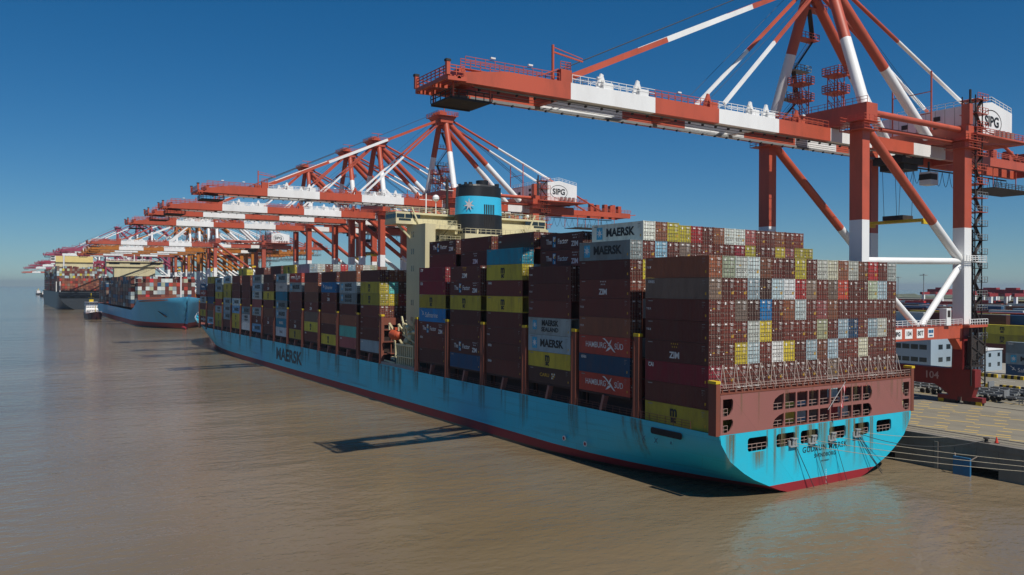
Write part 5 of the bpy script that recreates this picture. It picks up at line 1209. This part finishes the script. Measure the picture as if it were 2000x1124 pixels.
def building(x0, x1, y0, y1, h, lab, wins_, nm='yard_office', c1='#b9c6cf'):
    r = empty(nm, ((x0 + x1) / 2, (y0 + y1) / 2, QZ)); tag(r, lab, 'building', 'offices in the yard'); O = r.location.copy()
    def bld(name, fn, mats): mb = MB(); mb.off = O; fn(mb); return mb.build(name, mats, r)
    wl = bld('wall', lambda mb: mb.box(x0, x1, y0, y1, QZ, QZ + h), [mat('office_wall', lin(c1), wear=.25, scale=.3, dirt=(.3, .33, .35))])
    bld('roof', lambda mb: mb.box(x0 - .2, x1 + .2, y0 - .2, y1 + .2, QZ + h, QZ + h + .25), [M_CWHITE])
    for (z, step, wd, hh, sides) in wins_:
        x = x0 + 1.2
        while x < x1 - wd:
            bld('window', lambda mb, x=x: mb.box(x, x + wd, y1, y1 + .04, QZ + z, QZ + z + hh), [M_GLASS]); x += step
        y = y0 + 1.2
        while y < y1 - wd:
            bld('window', lambda mb, y=y: mb.box(x0 - .04, x0, y, y + wd, QZ + z, QZ + z + hh), [M_GLASS]); y += step * 1.6
    return r
building(54, 84, -137.5, -126, 8.4, 'long pale blue-grey two storey office in the yard under the crane portal', [(1.4, 2.6, 2.2, 1.3, 0), (5.0, 2.6, 2.2, 1.4, 0)], c1='#93a4b0')
building(40.2, 48, -137.5, -127.5, 5.7, 'small white cabin building between the crane leg and the grey containers', [(1.2, 3.0, 1.3, 1.1, 0), (3.9, 3.0, 1.3, 1.0, 0)], 'site_cabin', '#c9d0d2')
# barriers between traffic lanes, chassis parked under the crane
for k in range(11):
    x = 34 - 5.6 * k + (1 if k % 3 else 0); mb = MB()
    for i in range(6): mb.box(-2.1 + i * .7, -2.1 + i * .7 + .68, -.3, .3, 0, .85, i % 2)
    o = mb.build('road_barrier', [M_YEL, M_DARK]); o.location = (x, -93.3, QZ + .005); tag(o, f"striped yellow and black barrier behind the crane, {NUM[k]} from the far end", 'barrier', 'striped lane barriers')
for k in range(9):
    x = 52 - 6.3 * k; mb = MB()
    for i in range(7): mb.box(-2.5 + i * .75, -2.5 + i * .75 + .73, -.3, .3, 0, .9, i % 2)
    o = mb.build('road_barrier', [M_YEL, M_DARK]); o.location = (x, -115.3, QZ + .005); tag(o, f"striped yellow and black barrier along the yard stacks, {NUM[k]} from the far end", 'barrier', 'striped yard barriers')
def chassis():
    r = empty('container_trailer', (0, 0, 0))
    def b_(name, fn, mats): mb = MB(); fn(mb); return mb.build(name, mats, r)
    b_('frame', lambda mb: ([mb.box(-6.2, 6.2, y - .12, y + .12, 1.1, 1.5) for y in (-.6, .6)], [mb.box(x - .1, x + .1, -1.2, 1.2, 1.15, 1.45) for x in (-6, -4, -2, 0, 2, 4, 6)], mb.box(6, 6.25, -1.2, 1.2, 1.4, 2.6)), [M_CGREY])
    for x in (-5.2, -3.9, -2.6):
        for y in (-1, 1): b_('wheel', lambda mb, x=x, y=y: mb.tube((x, y - .2, .5), (x, y + .2, .5), .5, 14), [M_DARK])
    b_('landing_leg', lambda mb: [mb.bar((3.5, y, 1.2), (3.5, y, .1), .15) for y in (-.7, .7)], [M_CGREY])
    return r
CH = chassis(); spots = [(14, -70.5), (13, -74.6), (12, -78.7), (10, -83), (0.5, -70), (-1, -74.8), (-2, -79.6), (27, -72), (26, -77), (25, -84.6), (-14, -74), (-3, -84.5)]
for i, (x, y) in enumerate(spots):
    c = CH if i == 0 else copy_tree(CH); c.location = (x, y, QZ + .004); c.rotation_euler = (0, 0, R_(random.uniform(-4, 4)))
    row = 'nearest the crane rail' if y > -73 else 'in the second line' if y > -77 else 'in the third line' if y > -81 else 'in the last line'
    tag(c, f"empty grey trailer parked {row} behind the crane leg, {NUM[[j for j in range(12) if (y > -73) == (spots[j][1] > -73) and (y > -77) == (spots[j][1] > -77) and (y > -81) == (spots[j][1] > -81)].index(i)]} there", 'trailer', 'empty trailers behind the crane')
# yard gantry cranes and light masts far behind
def gantry():
    r = empty('yard_gantry_crane', (0, 0, 0))
    def b_(name, fn): mb = MB(); fn(mb); return mb.build(name, [M_CRANE, M_CWHITE], r)
    for x in (-7, 7):
        for y in (-9, 9): b_('leg', lambda mb, x=x, y=y: (mb.box(x - .8, x + .8, y - .9, y + .9, 1.5, 20, 1), mb.box(x - 1.6, x + 1.6, y - .8, y + .8, 0, 1.6, 0)))
    for x in (-7, 7): b_('girder', lambda mb, x=x: mb.box(x - .9, x + .9, -12, 12, 20, 22.2, 0))
    b_('trolley', lambda mb: (mb.box(-8, 8, -6, 2, 22.2, 24.6, 0), mb.box(-3, 3, -5, 0, 24.6, 26, 0)))
    return r
GY = gantry(); gl = [(257, -494, 'red topped yard gantry crane seen through the white knee brace'), (167.5, -411, 'red topped yard gantry crane nearest the picture edge'), (342, -731, 'distant yard gantry crane behind the near landside crane leg'), (215, -485, 'second yard gantry crane towards the picture edge')]
for i, (x, y, lab) in enumerate(gl):
    c = GY if i == 0 else copy_tree(GY); c.location = (x, y, QZ); c.scale = (1, 1, .88); recolor(c, hid('#8f3036')); tag(c, lab, 'gantry crane', 'gantry cranes in the yard')
for i, (x, y, h, lab) in enumerate(((232, -430, 31, 'tall yard light mast with a flat lamp ring beyond the landside crane leg'), (330, -560, 31, 'distant yard light mast, smaller than the near one'))):
    r = empty('light_mast', (x, y, QZ)); tag(r, lab, 'light mast', 'yard light masts')
    mb = MB(); mb.tube((0, 0, 0), (0, 0, h), .4, 8, 0, .2); mb.build('pole', M_CGREY, r)
    mb = MB(); mb.tube((0, 0, h), (0, 0, h + .4), 2.6, 12); mb.tube((0, 0, h + .4), (0, 0, h + 1.1), .5, 8); mb.build('lamp_ring', M_CGREY, r)

# ------------------------------------------------------------------ haze
def haze():
    mt = bpy.data.materials.new('haze_air'); mt.use_nodes = True; nt = mt.node_tree; nt.nodes.clear()
    out = nt.nodes.new('ShaderNodeOutputMaterial'); v = nt.nodes.new('ShaderNodeVolumePrincipled'); v.inputs['Density'].default_value = HAZE; v.inputs['Color'].default_value = (.44, .56, .69, 1); v.inputs['Anisotropy'].default_value = .2
    nt.links.new(v.outputs[0], out.inputs['Volume'])
    mb = MB(); mb.box(-21000, 21000, -21000, 21000, -30, 100); o = mb.build('haze', mt); tag(o, kind='stuff')
HAZE = .00007
haze()
